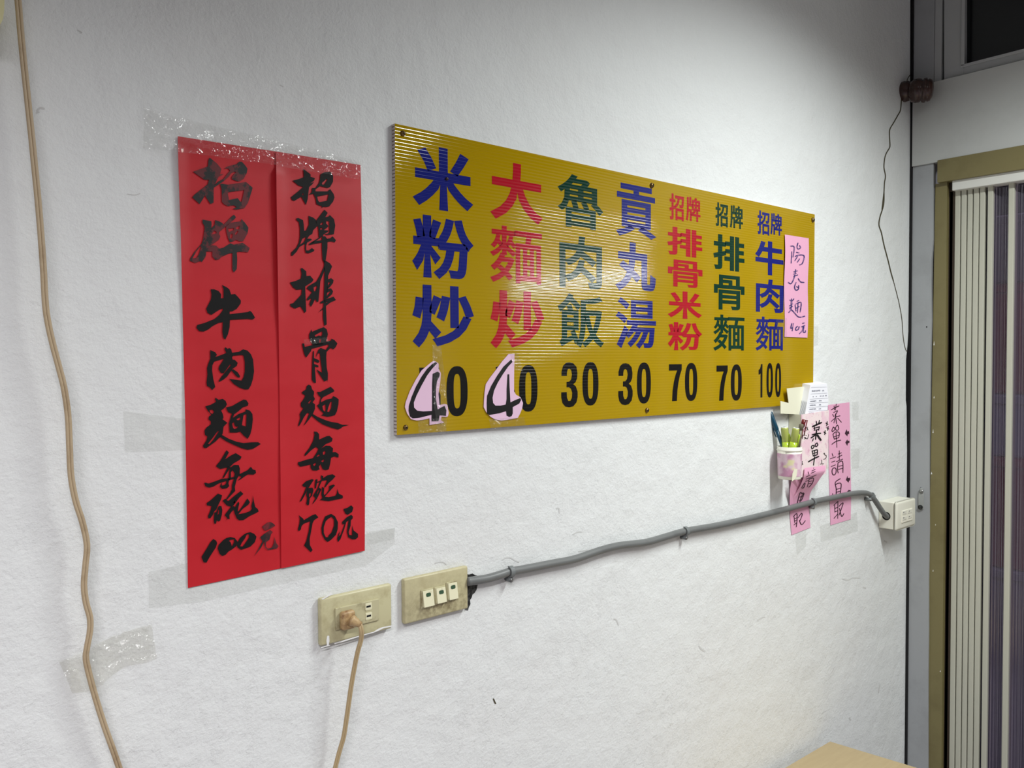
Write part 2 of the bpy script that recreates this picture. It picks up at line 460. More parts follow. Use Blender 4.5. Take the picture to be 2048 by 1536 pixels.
# brush characters traced as outlines (outer|holes), 10.24 units per photo pixel
BR = {
'zhao1': ['505,155 650,270 745,385 715,500 800,490 690,545 600,720 590,800 585,1080 520,1105 410,930 300,1110 150,970 200,910 470,700 490,610 400,610 165,445 470,335 480,210',
 '890,330 1060,290 1110,240 1165,240 1230,310 1280,380 1265,470 1200,590 1110,645 1050,635 960,595 960,550 1000,500 1055,450 1000,445 940,480 900,540 790,640 700,700 590,770 600,720 690,640 790,590 880,470 925,425 890,380 800,380',
 '720,700 760,690 880,710 1250,655 1385,770 1370,830 1290,1080 1215,1190 1050,1220 980,1205 1060,1170 1000,1130 880,1150 800,1110 755,1060 750,800|900,860 1215,820 1165,1050 1140,1065 1080,985 900,1025 875,880'],
'pai1': ['360,195 540,230 545,290 540,380 610,300 615,205 700,230 770,270 790,300 960,130 1005,95 1045,150 1000,200 900,280 700,450 700,490 725,540 690,610 480,760 560,720 640,730 700,790 790,770 930,680 1000,710 1180,670 1325,775 1290,865 1100,850 1060,870 1070,1000 1060,1210 1000,1280 970,1220 970,880 900,890 740,960 700,1010 620,1020 560,950 560,850 440,850 420,960 340,1070 320,1040 210,1085 100,1040 110,990 200,850 340,690 370,600 400,400 400,330 360,260|330,720 230,850 150,990 240,980 290,900 330,760|560,470 600,420 650,450 640,480 560,500',
 '840,340 930,260 1150,230 1155,180 1220,250 1300,360 1280,480 1190,640 1110,640 1050,610 990,640 920,660 880,570 850,450|880,380 1010,370 1000,410 900,450|930,500 975,480 975,560 945,590 920,560|1040,360 1120,320 1110,400 1050,390|1030,470 1080,420 1095,440 1050,510 1025,500'],
'niu': ['525,190 600,190 690,225 740,290 735,375 790,370 790,180 755,100 850,145 910,190 945,295 1025,285 1085,345 1145,420 1140,480 1060,590 970,640 915,640 915,700 1290,655 1330,630 1370,660 1435,770 1390,810 1290,795 920,815 915,960 880,1110 825,1220 785,1180 765,1060 775,860 680,880 560,945 480,1010 380,1055 290,1045 235,980 250,920 400,880 600,800 700,720 775,620 770,580 700,610 540,715 460,670 435,590 480,500 530,400 545,300'],
'rou': ['515,205 620,250 655,300 620,350 800,285 845,265 810,180 830,145 870,180 910,165 945,185 965,260 1110,240 1190,190 1280,215 1350,290 1395,400 1415,640 1390,800 1350,930 1300,1010 1220,1010 1110,970 1000,900 905,795 1160,830 1200,760 1225,640 1225,450 1200,320 1160,305 990,320 965,350 975,400 1020,405 1080,465 1060,530 975,590 940,640 860,750 790,810 700,855 690,840 740,760 945,510 920,500 850,600 790,680 730,670 690,600 700,540 760,450 800,380 600,440 560,520 555,620 580,800 620,960 555,1025 510,970 450,940 440,870 460,700 450,580 480,480 520,380',
 '950,620 985,595 1080,660 1130,740 1110,775 1050,740'],
'mian1': ['625,155 690,200 770,180 830,220 860,290 830,350 740,420 775,490 790,560 770,600 870,670 790,750 770,900 700,980 620,1060 520,1130 440,1190 380,1180 370,1140 440,1030 460,950 410,920 400,830 440,770 530,700 530,640 480,600 490,540 540,510 480,440 415,335 530,300 640,240 615,190|680,830 640,880 560,990 470,1100 500,1110 580,1020 640,930 690,850|500,410 560,400 600,450 560,490 520,470',
 '700,950 750,915 900,1000 1060,1060 1200,1085 1360,1070 1500,1068 1550,1105 1480,1150 1390,1205 1280,1222 1160,1190 1000,1120 850,1050',
 '840,355 960,330 1080,260 1200,195 1255,205 1300,270 1290,320 1190,350 1100,430 1020,490 940,475 880,450',
 '960,480 1010,490 980,570 1100,490 1240,440 1240,395 1330,420 1380,490 1390,600 1370,780 1340,900 1285,1000 1200,930 1130,850 1060,870 915,870 910,800 900,680 930,580|1200,510 1260,490 1250,745 1165,720|1050,600 1135,550 1130,610 1080,620|965,690 1000,650 1015,720 1050,760 1090,725 1070,780 1010,800 985,770'],
'mei1': ['850,105 900,150 820,295 940,215 1040,165 1160,240 1130,295 1000,370 930,440 860,460 720,490 640,440 650,410 720,330 780,230',
 '880,440 935,450 860,570 795,670 770,670',
 '390,775 430,770 480,790 600,750 760,690 900,680 1000,650 1130,590 1290,510 1350,445 1390,500 1445,515 1455,570 1410,605 1290,600 1210,650 1160,690 1080,730 1160,650 1100,630 1050,680 960,700 860,730 700,780 580,850 490,870 420,845',
 '920,470 1000,410 1100,410 1125,480 1120,600 1060,700 1020,860 1030,940 960,1010 860,1120 840,1110 920,990 960,910 960,830 1000,700 1020,580 970,510 940,560 940,680 900,740 890,780 905,840 860,885 760,895 715,850 740,790 760,780 750,830 810,820 840,790 850,740 890,690 905,560'],
'wan1': ['675,175 760,210 740,290 700,370 640,500 600,540 570,610 520,680 480,680 470,640 530,500 540,430 450,415 440,370 540,300',
 '600,560 640,560 690,430 745,430 765,510 755,610 720,730 680,745 650,720 635,790 600,790 590,730|680,520 700,490 695,590 665,610',
 '770,320 830,280 870,320 900,320 1000,230 1140,125 1195,180 1110,260 1030,370 950,450 960,440 890,430 850,415',
 '1060,240 1090,250 1030,370 950,470 930,460 1000,340', '930,460 1000,430 1040,470 960,540 910,610 915,700 870,690 820,745 870,680 815,620 830,590',
 '1090,340 1115,370 1100,430 1080,540 1100,540 1200,400 1280,275 1330,350 1300,400 1180,490 1090,600 1240,570 1340,530 1370,490 1360,430 1385,330 1390,205 1415,350 1440,450 1490,490 1510,540 1480,560 1330,630 1200,715 1110,720 1060,680 1020,590 1000,510 1020,460',
 '580,1105 640,1140 660,1190 630,1280 500,1480 440,1590 380,1580 350,1510 340,1470 440,1310 520,1170',
 '850,1085 930,1065 1020,1085 1070,1150 1080,1200 1040,1260 960,1320 890,1360 830,1430 760,1450 710,1410 670,1300 690,1230 780,1130|900,1150 920,1125 1000,1110 1010,1160 960,1260 945,1200 930,1165',
 '1270,980 1340,965 1420,1000 1465,1060 1430,1170 1340,1260 1200,1310 1140,1325 1070,1270 1060,1200 1130,1080 1210,1010|1270,1005 1310,1010 1310,1080 1220,1210 1180,1260 1130,1255 1160,1190 1230,1090'],
'yuan1': ['1580,850 1680,770 1750,755 1810,790 1850,830 1790,870 1640,940 1600,890', '1540,1070 1620,1000 1740,920 1800,960 1760,1010 1730,1120 1660,1170 1650,1260 1700,1300 1780,1280 1820,1190 1830,1060 1870,1190 1920,1250 1880,1300 1700,1330 1640,1280 1620,1160 1560,1280 1410,1465 1500,1320 1590,1150'],
'zhao2': ['580,75 650,130 730,190 730,240 820,270 800,320 720,380 800,345 760,400 700,450 685,560 670,700 635,820 600,760 540,650 400,735 350,720 325,660 440,570 580,450 480,420 360,320 480,290 590,250|560,590 580,570 580,620 560,615',
 '930,190 1010,150 1130,135 1190,220 1190,340 1130,450 1080,470 990,450 930,430 830,500 830,540 1080,540 1130,490 1200,590 1220,660 1190,750 1110,850 1050,860 1000,855 945,885 970,850 890,820 850,800 830,680 790,590 690,610 750,560 760,470 830,470 900,370 920,300|960,370 1060,280 1075,300 1010,400 970,400|865,645 1100,600 1070,730 910,760 880,720'],
'pai2': ['435,275 480,265 575,310 590,400 600,530 640,520 695,400 685,220 780,255 835,300 850,350 870,430 780,520 765,590 700,630 640,720 620,790 500,860 440,960 360,1040 330,1035 335,970 440,870 490,770 510,640 510,480 490,350 440,310|560,690 640,650 600,750 510,820',
 '650,690 740,690 755,715 660,770 640,830 640,930 700,930 755,880 810,920 790,950 690,990 630,980 610,900 620,760',
 '830,340 1015,95 1080,160 1030,250 1110,230 1120,200 1210,290 1235,420 1205,600 1060,615 1000,590 980,640 900,660 885,450|925,390 975,345 980,400 930,410|1045,330 1110,330 1115,560 1075,590 1010,595 1085,550 1095,520 1000,515 1060,470 1100,430 1050,380|930,460 990,480 930,515',
 '700,790 800,740 960,720 1070,690 1140,680 1180,640 1250,720 1225,765 1160,745 960,770 790,800 700,820', '720,780 930,650 945,665 760,790', '960,640 1030,640 1075,700 1075,880 1040,1130 1010,1190 975,1120 960,880'],
'pai3': ['525,170 560,165 640,230 645,330 720,320 790,400 760,450 620,540 625,700 640,1050 605,1085 570,1020 520,950 410,995 320,950 310,900 380,880 540,710 550,600 440,610 370,560 305,460 420,430 530,380 545,280',
 '985,0 1050,20 1130,70 1170,130 1130,230 1090,320 1085,560 1055,760 1045,940 1060,1320 1010,1350 985,1200 985,1010 910,1060 890,1075 990,970 1010,480 1015,240 1000,150 1010,80',
 '1005,130 1020,200 930,430 915,600 890,850 860,860 820,800 770,910 735,960 705,900 750,780 670,830 650,800 760,660 650,580 690,530 850,440 930,300|790,560 830,540 850,520 860,560 830,640 800,640',
 '1075,400 1150,370 1200,410 1190,470 1120,560 1060,600 1060,560 1130,470 1125,450 1065,470', '1060,590 1150,580 1190,640 1170,700 1080,780 1030,800 1035,770 1130,660 1130,635 1050,680', '925,860 1010,815 1200,750 1250,820 1150,860 1040,945 1035,890 1100,850 1000,880 930,890'],
'gu': ['745,190 760,240 880,190 1000,145 1060,190 1085,290 1050,430 1000,500 770,520 745,450 700,370 700,290 730,240|815,310 965,230 970,290 945,335 900,315 830,345|910,390 950,390 935,460 905,465',
 '555,480 600,480 610,550 740,520 900,475 1150,420 1155,380 1220,410 1280,480 1240,560 1200,600 1140,570 1060,650 1040,610 1100,530 1090,500 900,550 750,590 740,630 690,700 640,770 600,700 570,580',
 '845,770 850,710 890,610 935,570 1060,620 1050,760 1060,980 1085,1090 1080,1280 1070,1230 1010,1260 950,1170 845,1010 965,1080 955,980 930,800 920,680 880,680', '780,630 800,640 800,780 900,820 910,850 890,880 800,840 800,900 890,930 890,970 820,950 820,1030 830,1130 840,1290 790,1280 755,1220 755,1100 765,780'],
'mian2': ['650,225 690,195 740,220 760,290 800,340 800,380 790,430 820,490 770,560 820,600 820,690 780,790 740,850 690,920 610,1020 590,1030 650,920 700,790 660,770 590,870 540,970 490,1050 475,1030 520,880 505,800 540,740 580,690 530,640 530,570 590,490 620,420 560,380 550,350 640,290|680,570 740,500 745,520 700,590',
 '740,820 780,800 880,860 1050,930 1150,960 1280,980 1380,1020 1520,1020 1400,1050 1350,1090 1290,1115 1160,1080 980,1010 860,930',
 '860,345 930,345 1040,290 1140,240 1195,290 1220,330 1110,390 990,450 950,500 940,560 1060,500 1170,480 1190,430 1260,460 1305,500 1300,600 1270,740 1230,820 1160,840 1080,855 945,825 1000,790 920,710 860,620 910,590 920,520 940,460 890,410|1130,560 1165,540 1150,680 1110,760 1070,750 1090,670|970,640 1030,595 1040,700 1030,760 990,720'],
'mei2': ['795,235 860,240 905,290 905,400 1060,330 1120,325 1180,380 1165,440 1040,490 950,580 1040,525 1130,530 1190,580 1180,660 1240,655 1305,700 1300,770 1220,745 1150,770 1130,900 1100,1010 1040,1025 980,1010 930,900 900,960 915,1010 850,1035 770,1030 730,980 730,910 600,940 515,955 470,910 475,860 530,850 650,810 780,780 860,660 890,590 840,550 740,620 640,720 610,740 605,700 700,580 780,430 810,300|980,660 1015,630 1035,650 1025,700 985,715|850,745 910,695 915,730 870,750|945,845 1000,800 1005,840 975,865|780,910 835,870 840,910 800,945',
 '555,1330 640,1250 760,1210 795,1225 720,1340 660,1430 600,1560 540,1660 505,1675 590,1500 640,1370 590,1370', '660,1400 690,1390 770,1385 790,1430 760,1550 710,1610 700,1720 680,1750 640,1720 660,1600 640,1540|700,1510 740,1490 735,1550 700,1590',
 '815,1330 830,1220 870,1210 870,1270 950,1225 940,1130 990,1150 985,1190 1080,1130 1180,1110 1240,1150 1190,1210 1100,1290 1030,1380 1010,1380 1070,1230 960,1245 920,1262 860,1290 840,1400 815,1400',
 '920,1260 960,1245 900,1380 950,1420 900,1530 860,1610 800,1690 760,1730 830,1600 780,1550 870,1400|860,1500 890,1430 905,1440 870,1520',
 '960,1370 1010,1390 1000,1500 1010,1540 1060,1500 1110,1420 1110,1350 1200,1320 1230,1340 1100,1480 1020,1570 1100,1580 1240,1550 1270,1500 1275,1410 1310,1510 1390,1550 1390,1600 1250,1630 1100,1660 1010,1650 920,1635 970,1600 950,1520 960,1450'],
'n70': ['485,615 580,690 590,720 760,620 830,595 890,660 800,720 770,780 740,950 710,1100 715,1230 770,1330 735,1375 660,1300 595,1240 640,1150 690,950 720,740 590,790 545,840 530,910 490,945 470,910 500,790 510,690',
 '1030,640 1150,590 1230,640 1290,760 1285,900 1250,1020 1150,1120 1080,1165 1020,1120 960,1000 950,880 980,760|1090,690 1160,650 1210,710 1210,830 1160,970 1100,1030 1090,1070 1040,1070 1000,980 1000,860 1040,740',
 '1400,490 1480,470 1560,415 1605,460 1580,550 1490,610 1440,580', '1370,760 1470,660 1560,610 1595,640 1590,690 1555,720 1550,830 1510,960 1520,1020 1580,1030 1580,820 1610,930 1700,1000 1700,1070 1650,1110 1580,1110 1500,1070 1475,960 1490,830 1510,720 1460,760 1420,900 1340,1110 1290,1170 1275,1100 1300,1000 1340,940 1300,1060 1350,1010 1430,790 1390,810'],
}


def dirty(name, color, dirt, lo=.5, hi=.75, scale=30, rough=.5, bump=.0):
    m = mat(name, color, rough)
    n = NT(m)
    f = n.ramp(n.noise(scale, 6, .65), [(lo, (0, 0, 0)), (hi, (1, 1, 1))])
    n.color(n.mix(f, color, dirt))
    if bump: n.bump(n.noise(scale * 6, 3), bump, .0006)
    return m


# white emulsion over rough plaster: fine stipple everywhere, flaking ridges towards the bottom
m_wall = mat('wall_paint', srgb(227, 229, 228), .62)
n = NT(m_wall)
xyz = n.sep()
low = n.math('MULTIPLY_ADD', xyz[2], -1.5, 2.55)          # more wear below hand height
low = n.node('ShaderNodeClamp').inputs[0] if False else low
lowc = n.node('ShaderNodeClamp'); n.link(low, lowc.inputs[0]); low = lowc.outputs[0]
stains = n.ramp(n.noise(2.2, 5, .6), [(.52, (0, 0, 0)), (.8, (1, 1, 1))])
col = n.mix(n.math('MULTIPLY', stains, .3), srgb(227, 229, 228), srgb(214, 211, 208))
specks = n.ramp(n.noise(55, 2, .5), [(.79, (0, 0, 0)), (.83, (1, 1, 1))])
col = n.mix(n.math('MULTIPLY', specks, .35), col, srgb(150, 146, 138))
n.color(col)
b0 = n.bump(n.noise(15, 3, .5), .55, .008)
b1 = n.bump(n.noise(210, 4, .62), .55, .0018, b0)
b2 = n.bump(n.noise(70, 6, .70), .42, .0032, b1)
fl = n.ramp(n.noise(42, 8, .72), [(.53, (0, 0, 0)), (.565, (1, 1, 1)), (.7, (.6, .6, .6))])
pat = n.ramp(n.noise(3.2, 3, .5), [(.42, (0, 0, 0)), (.62, (1, 1, 1))])
n.bump(n.math('MULTIPLY', fl, n.math('MULTIPLY', n.math('MULTIPLY_ADD', low, .95, .05), pat)), .36, .0014, b2)

m_plain = mat('ceiling_paint', srgb(176, 178, 178), .7)
m_wallback = mat('plain_wall_paint', srgb(205, 205, 205), .7)
m_floor = mat('floor_tile', srgb(150, 140, 125), .35)
n = NT(m_floor)
br = n.node('ShaderNodeTexBrick'); br.offset = 0
for k, v in (('Scale', 1.0), ('Mortar Size', .004), ('Brick Width', .4), ('Row Height', .4)): br.inputs[k].default_value = v
br.inputs['Color1'].default_value = (*srgb(168, 160, 166), 1); br.inputs['Color2'].default_value = (*srgb(160, 152, 158), 1)
br.inputs['Mortar'].default_value = (*srgb(90, 85, 80), 1)
n.link(n.tc, br.inputs[0]); n.color(br.outputs[0])

m_red = mat('red_paper', srgb(188, 26, 40), .5)
n = NT(m_red)
n.color(n.mix(n.ramp(n.noise(7, 4), [(.35, (0, 0, 0)), (.7, (1, 1, 1))]), srgb(186, 14, 28), srgb(196, 24, 38)))
b0 = n.bump(n.noise(5, 2, .4, stretch=(.5, 1, 2.6)), .4, .008)
n.bump(n.noise(400, 2), .06, .0004, b0)

m_ink = mat('brush_ink', srgb(16, 15, 15), .6, Specular_IOR_Level=.25)
m_drink = mat('dry_brush_ink', srgb(28, 26, 26), .5)
n = NT(m_drink)
n.color(n.mix(n.ramp(n.noise(52, 6, .7, stretch=(1, 1, .8)), [(.49, (0, 0, 0)), (.54, (1, 1, 1))]), srgb(26, 25, 25), srgb(96, 27, 33)))
m_fade = mat('faded_brush_ink', srgb(60, 26, 28), .5)
n = NT(m_fade)
n.color(n.mix(n.ramp(n.noise(60, 5, .6), [(.42, (0, 0, 0)), (.62, (1, 1, 1))]), srgb(30, 25, 26), srgb(120, 28, 36)))

# corrugated plastic board: the flutes run along the board and catch the lamp
RIB = 2 * pi / .0054


def ribbed(name, color, rough=.2, depth=1.0, spec=.5):
    m = mat(name, color, rough, Specular_IOR_Level=spec)
    n = NT(m)
    z = n.sep()[2]
    wob = n.noise(3, 2, .5)
    h = n.math('SINE', n.math('MULTIPLY_ADD', z, RIB, n.math('MULTIPLY', wob, 5.0)))
    h = n.math('TANH', n.math('MULTIPLY', h, 1.5))
    a = n.bump(h, depth, .00006)
    n.bump(n.noise(14, 3, stretch=(.3, 1, 1)), .06, .0010, a)
    return m


m_board = ribbed('yellow_corrugated_plastic', srgb(170, 139, 6), .075)
m_blue = ribbed('blue_vinyl', srgb(26, 33, 116), .11)
m_crim = ribbed('red_vinyl', srgb(174, 24, 40), .11)
m_green = ribbed('green_vinyl', srgb(7, 52, 37), .11)
m_black = ribbed('black_vinyl', srgb(14, 13, 13), .14)
m_edge = mat('board_edge', srgb(165, 155, 150), .6)
n = NT(m_edge)
n.color(n.mix(n.ramp(n.math('SINE', n.math('MULTIPLY', n.sep()[2], RIB)), [(.4, (0, 0, 0)), (.6, (1, 1, 1))]), srgb(200, 190, 185), srgb(120, 105, 100)))

m_pinkpale = mat('pale_pink_paper', srgb(226, 190, 214), .5)
m_pink = mat('pink_paper', srgb(226, 166, 194), .6)
n = NT(m_pink); n.bump(n.noise(20, 3), .2, .002)
m_marker = mat('black_marker', srgb(20, 19, 20), .3)
m_pen = mat('dark_plum_marker', srgb(52, 18, 40), .45)
m_purplepen = mat('purple_pen', srgb(72, 60, 122), .5)
n = NT(m_purplepen)
n.color(n.mix(n.ramp(n.noise(90, 4), [(.5, (0, 0, 0)), (.72, (1, 1, 1))]), srgb(50, 42, 102), srgb(176, 130, 172)))
m_white = mat('white_paper', srgb(236, 236, 242), .6)
m_cream = mat('cream_card', srgb(226, 224, 200), .6)
m_greyline = mat('grey_print', srgb(120, 122, 138), .6)
m_floral = mat('floral_pink_paper', srgb(228, 200, 208), .55)
n = NT(m_floral)
c = n.mix(n.ramp(n.noise(26, 3, .5), [(.5, (0, 0, 0)), (.58, (1, 1, 1))]), srgb(234, 216, 216), srgb(230, 198, 208))
c = n.mix(n.ramp(n.noise(60, 4, .6), [(.56, (0, 0, 0)), (.64, (1, 1, 1))]), c, srgb(214, 170, 188))
n.color(c)
m_floral2 = mat('mauve_floral_paper', srgb(200, 150, 175), .5)
n = NT(m_floral2)
c = n.mix(n.ramp(n.noise(34, 3, .5), [(.42, (0, 0, 0)), (.56, (1, 1, 1))]), srgb(196, 144, 172), srgb(222, 196, 206))
c = n.mix(n.ramp(n.noise(22, 3, .5), [(.62, (0, 0, 0)), (.68, (1, 1, 1))]), c, srgb(222, 214, 170))
n.color(c)

m_cup = mat('white_plastic', srgb(230, 227, 212), .35)
m_face = mat('cream_socket_face', srgb(218, 216, 204), .4)
m_ivory = dirty('ivory_plastic', srgb(196, 190, 152), srgb(150, 136, 96), .5, .8, 22, .38)
m_ivory2 = dirty('grimy_ivory_plastic', srgb(190, 184, 148), srgb(110, 92, 58), .5, .78, 34, .4)
m_switch = dirty('switch_rocker', srgb(226, 222, 190), srgb(170, 150, 110), .6, .85, 60, .35)
m_offwhite = dirty('offwhite_plastic', srgb(222, 220, 206), srgb(170, 165, 145), .62, .9, 40, .4)
m_greenlamp = mat('dark_green_lens', srgb(58, 84, 62), .3)
m_plug = dirty('brown_beige_plug', srgb(184, 156, 112), srgb(120, 80, 48), .45, .7, 90, .45)
m_cord = dirty('beige_cord', srgb(182, 162, 132), srgb(138, 112, 80), .5, .8, 18, .45)
m_cord2 = dirty('tan_cord', srgb(178, 156, 118), srgb(128, 100, 62), .55, .85, 20, .42)
m_conduit = dirty('grey_conduit', srgb(106, 108, 107), srgb(88, 90, 90), .5, .8, 14, .4)
m_clip = mat('grey_clip', srgb(112, 116, 116), .45)
m_hole = mat('dark_plaster_hole', srgb(46, 46, 44), .9)
n = NT(m_hole)
n.color(n.mix(n.ramp(n.noise(70, 4), [(.45, (0, 0, 0)), (.6, (1, 1, 1))]), srgb(24, 24, 24), srgb(86, 86, 82)))
m_crack = mat('crack_shadow', srgb(70, 64, 44), .9)
m_dent = mat('shaded_chip', srgb(204, 204, 202), .9)  # chips in the plaster, darker tone paints in their relief shade
m_void = mat('black_gap', srgb(10, 9, 12), .9)
m_paintwhite = mat('white_paint_smear', srgb(236, 236, 234), .5)
m_brass = mat('dull_brass', srgb(120, 98, 60), .35, .9)
m_steel = mat('dull_steel', srgb(150, 150, 148), .35, .9)
m_frame = dirty('grey_painted_wood', srgb(158, 160, 162), srgb(142, 144, 145), .5, .8, 8, .5)
m_beam = dirty('pale_grey_painted_beam', srgb(188, 190, 187), srgb(174, 176, 173), .5, .8, 6, .5)
m_olive = dirty('olive_metal', srgb(120, 111, 72), srgb(104, 93, 58), .5, .8, 9, .45)
m_alu = mat('grey_window_frame', srgb(172, 174, 174), .45)
m_glass = mat('dark_window_glass', srgb(22, 24, 26), .18)
m_rust = dirty('brown_lacquer', srgb(64, 40, 34), srgb(44, 26, 22), .4, .7, 30, .16)
m_slat = mat('cream_pvc', srgb(184, 183, 168), .35)
m_track = mat('white_track', srgb(215, 215, 208), .4)
m_darkwood = mat('dark_brown_jamb', srgb(46, 34, 20), .6)

m_panel = mat('purple_clear_pvc', srgb(120, 100, 140), .3)
nt = m_panel.node_tree
n = NT(m_panel)
tr = n.node('ShaderNodeBsdfTransparent'); tr.inputs[0].default_value = (.58, .51, .61, 1)
gl = n.node('ShaderNodeBsdfGlossy'); gl.inputs['Roughness'].default_value = .22; gl.inputs[0].default_value = (.8, .78, .85, 1)
df = n.node('ShaderNodeBsdfDiffuse'); df.inputs[0].default_value = (*srgb(96, 88, 104), 1)
ribs = n.math('SINE', n.math('MULTIPLY', n.sep()[1], 2 * pi / .006))
bp = n.node('ShaderNodeBump'); bp.inputs['Strength'].default_value = 1.0; bp.inputs['Distance'].default_value = .0006
n.link(ribs, bp.inputs['Height']); n.link(bp.outputs[0], gl.inputs['Normal'])
m1 = n.node('ShaderNodeMixShader'); m1.inputs[0].default_value = .30
m2 = n.node('ShaderNodeMixShader'); m2.inputs[0].default_value = .16
n.link(tr.outputs[0], m1.inputs[1]); n.link(df.outputs[0], m1.inputs[2])
n.link(m1.outputs[0], m2.inputs[1]); n.link(gl.outputs[0], m2.inputs[2])
n.link(m2.outputs[0], nt.nodes['Material Output'].inputs[0])


def tape_mat(name, tint, gloss, body, bumpy, scale=40, rough=.12, body_col=(205, 205, 196)):
    m = mat(name)
    n = NT(m)
    tr = n.node('ShaderNodeBsdfTransparent'); tr.inputs[0].default_value = (*tint, 1)
    gl = n.node('ShaderNodeBsdfGlossy'); gl.inputs['Roughness'].default_value = rough
    df = n.node('ShaderNodeBsdfDiffuse'); df.inputs[0].default_value = (*srgb(*body_col), 1)
    h = n.ramp(n.noise(scale, 4, .55, dist=1.2, stretch=(1, 1, 1)), [(.42, (0, 0, 0)), (.52, (1, 1, 1)), (.62, (.2, .2, .2))])
    bp = n.node('ShaderNodeBump'); bp.inputs['Strength'].default_value = bumpy; bp.inputs['Distance'].default_value = .004
    n.link(h, bp.inputs['Height']); n.link(bp.outputs[0], gl.inputs['Normal'])
    a = n.node('ShaderNodeMixShader'); a.inputs[0].default_value = body
    b = n.node('ShaderNodeMixShader'); b.inputs[0].default_value = gloss
    n.link(tr.outputs[0], a.inputs[1]); n.link(df.outputs[0], a.inputs[2])
    n.link(a.outputs[0], b.inputs[1]); n.link(gl.outputs[0], b.inputs[2])
    n.link(b.outputs[0], m.node_tree.nodes['Material Output'].inputs[0])
    return m


m_tape = tape_mat('clear_tape', (.99, .99, .985), .085, .018, .25, 26, .10)
m_tapeold = tape_mat('old_yellowed_tape', (.975, .972, .95), .10, .05, .3, 45, .12)
m_tapematt = tape_mat('matt_tape', (.985, .985, .98), .015, .10, .3, 60, .4, (196, 197, 194))

m_table = mat('beige_wood_laminate', srgb(206, 184, 140), .35)
n = NT(m_table)
n.color(n.mix(n.noise(14, 4, .5, stretch=(1, 9, 1)), srgb(160, 140, 104), srgb(174, 155, 117)))
m_tableleg = mat('dark_table_steel', srgb(60, 58, 56), .4, .6)
m_navy = mat('dark_teal_blue_plastic', srgb(8, 62, 84), .3)
m_lime = mat('lime_green_clear_plastic', srgb(176, 200, 60), .2)
m_limebody = mat('olive_green_marker_body', srgb(170, 178, 92), .35)
m_tip = mat('white_pen_end', srgb(236, 236, 236), .4)
m_tipdark = mat('blue_grey_pen_end', srgb(110, 116, 140), .4)
m_maroon = mat('maroon_plastic', srgb(104, 22, 26), .25)
m_greypen = mat('grey_pen_barrel', srgb(110, 104, 84), .4)
m_box1 = mat('maroon_placeholder', srgb(150, 40, 66), .5)
m_box2 = mat('blue_grey_placeholder', srgb(150, 152, 178), .5)

# ================================================================ ROOM SHELL
XL, YB, ZC = -6.2, -3.6, 3.15


def struct(o):
    o['kind'] = 'structure'
    return o


# menu wall: a slab whose right end stops just short of the door frame (the dark slot in the corner)
edge_px = [(1820.5, 0), (1820, 150), (1821, 300), (1820.5, 600), (1815, 690), (1812, 720), (1811.5, 800), (1813, 812), (1814, 900), (1813, 1060), (1812, 1200), (1811, 1536)]
edge = [W(*p) for p in edge_px]
e_top = Vector((edge[0].x + .001, 0, ZC)); e_bot = Vector((edge[-1].x - .001, 0, 0))
outline = [Vector((XL, 0, 0)), e_bot] + list(reversed(edge)) + [e_top, Vector((XL, 0, ZC))]
bm = bmesh.new()
add_slab(bm, outline, Vector((0, .12, 0)))
wall_back = struct(obj('wall_back', bm, m_wall))
struct(box('floor', (XL - .1, YB - .1, -.08), (1.2, .3, 0), m_floor))
struct(box('ceiling', (XL - .1, YB - .1, ZC), (.3, .12, ZC + .1), m_plain))
struct(box('wall_left', (XL - .12, YB, 0), (XL, 0, ZC), m_wallback))
struct(box('wall_front', (XL, YB - .12, 0), (.2, YB, ZC), m_wallback))

# cracks and chips in the plaster: thin dark lines on the wall surface
bm = bmesh.new()
CR = ["@1.6 1820,150 1815,158 1813,166", "@2.2 1803,198 1801,220 1796,230 1787,246 1780,258 1779,270 1780,290 1779,296", "@2.2 1779,296 1772,308 1769,320 1768,335 1771,352 1769,366 1768,385 1766,402 1764,420",
      "@2.4 1768,384 1768,400 1766,415 1760,434 1758,450 1763,466 1768,490 1776,520 1782,545 1787,562", "@3 987,1398 989,1403 991,1407", "@1.5 1787,562 1793,585 1799,610 1804,640 1806,670 1810,695 1814,703"]
add_pen(bm, CR, 2, (0, 0), 1, lambda x, y: W(x, y, -.0004))
DENT = ["@1.6 1113,1017 1118,1017 1119,1026", "@1.5 1146,1069 1156,1064 1164,1064", "@1.3 1157,1103 1170,1101 1182,1100", "@1.6 1005,1120 1012,1116 1022,1116 1030,1121 1038,1124", "@1.6 1228,1238 1233,1240 1237,1250",
        "@2 1398,1292 1404,1299 1410,1303", "@1.5 1685,1158 1697,1160 1705,1156 1720,1156", "@2.4 1727,1175 1731,1176",         "@1.4 1514,1242 1523,1236 1530,1234", "@2.2 1699,1436 1701,1440", "@1.6 1757,1385 1760,1370", "@2.6 1769,1082 1773,1084", "@1.6 1719,676 1721,681", "@2.5 75,222 80,216 88,217", "@2 73,226 78,224", "@1.2 155,60 164,65 160,66",
        "@1.2 255,388 270,390 280,387", "@1.3 870,1126 885,1124 893,1129", "@1.2 560,170 566,173"]
obj('crack', bm, m_crack, wall_back, decal=True)
bm = bmesh.new()
DENT = ['@%.2f %s' % (float(s[1:].split(' ')[0]) * 1.5, s.split(' ', 1)[1]) for s in DENT]
add_pen(bm, DENT, 1.6, (0, 0), 1, lambda x, y: W(x, y, -.0004))
obj('dents', bm, m_dent, wall_back, decal=True)['kind'] = 'stuff'
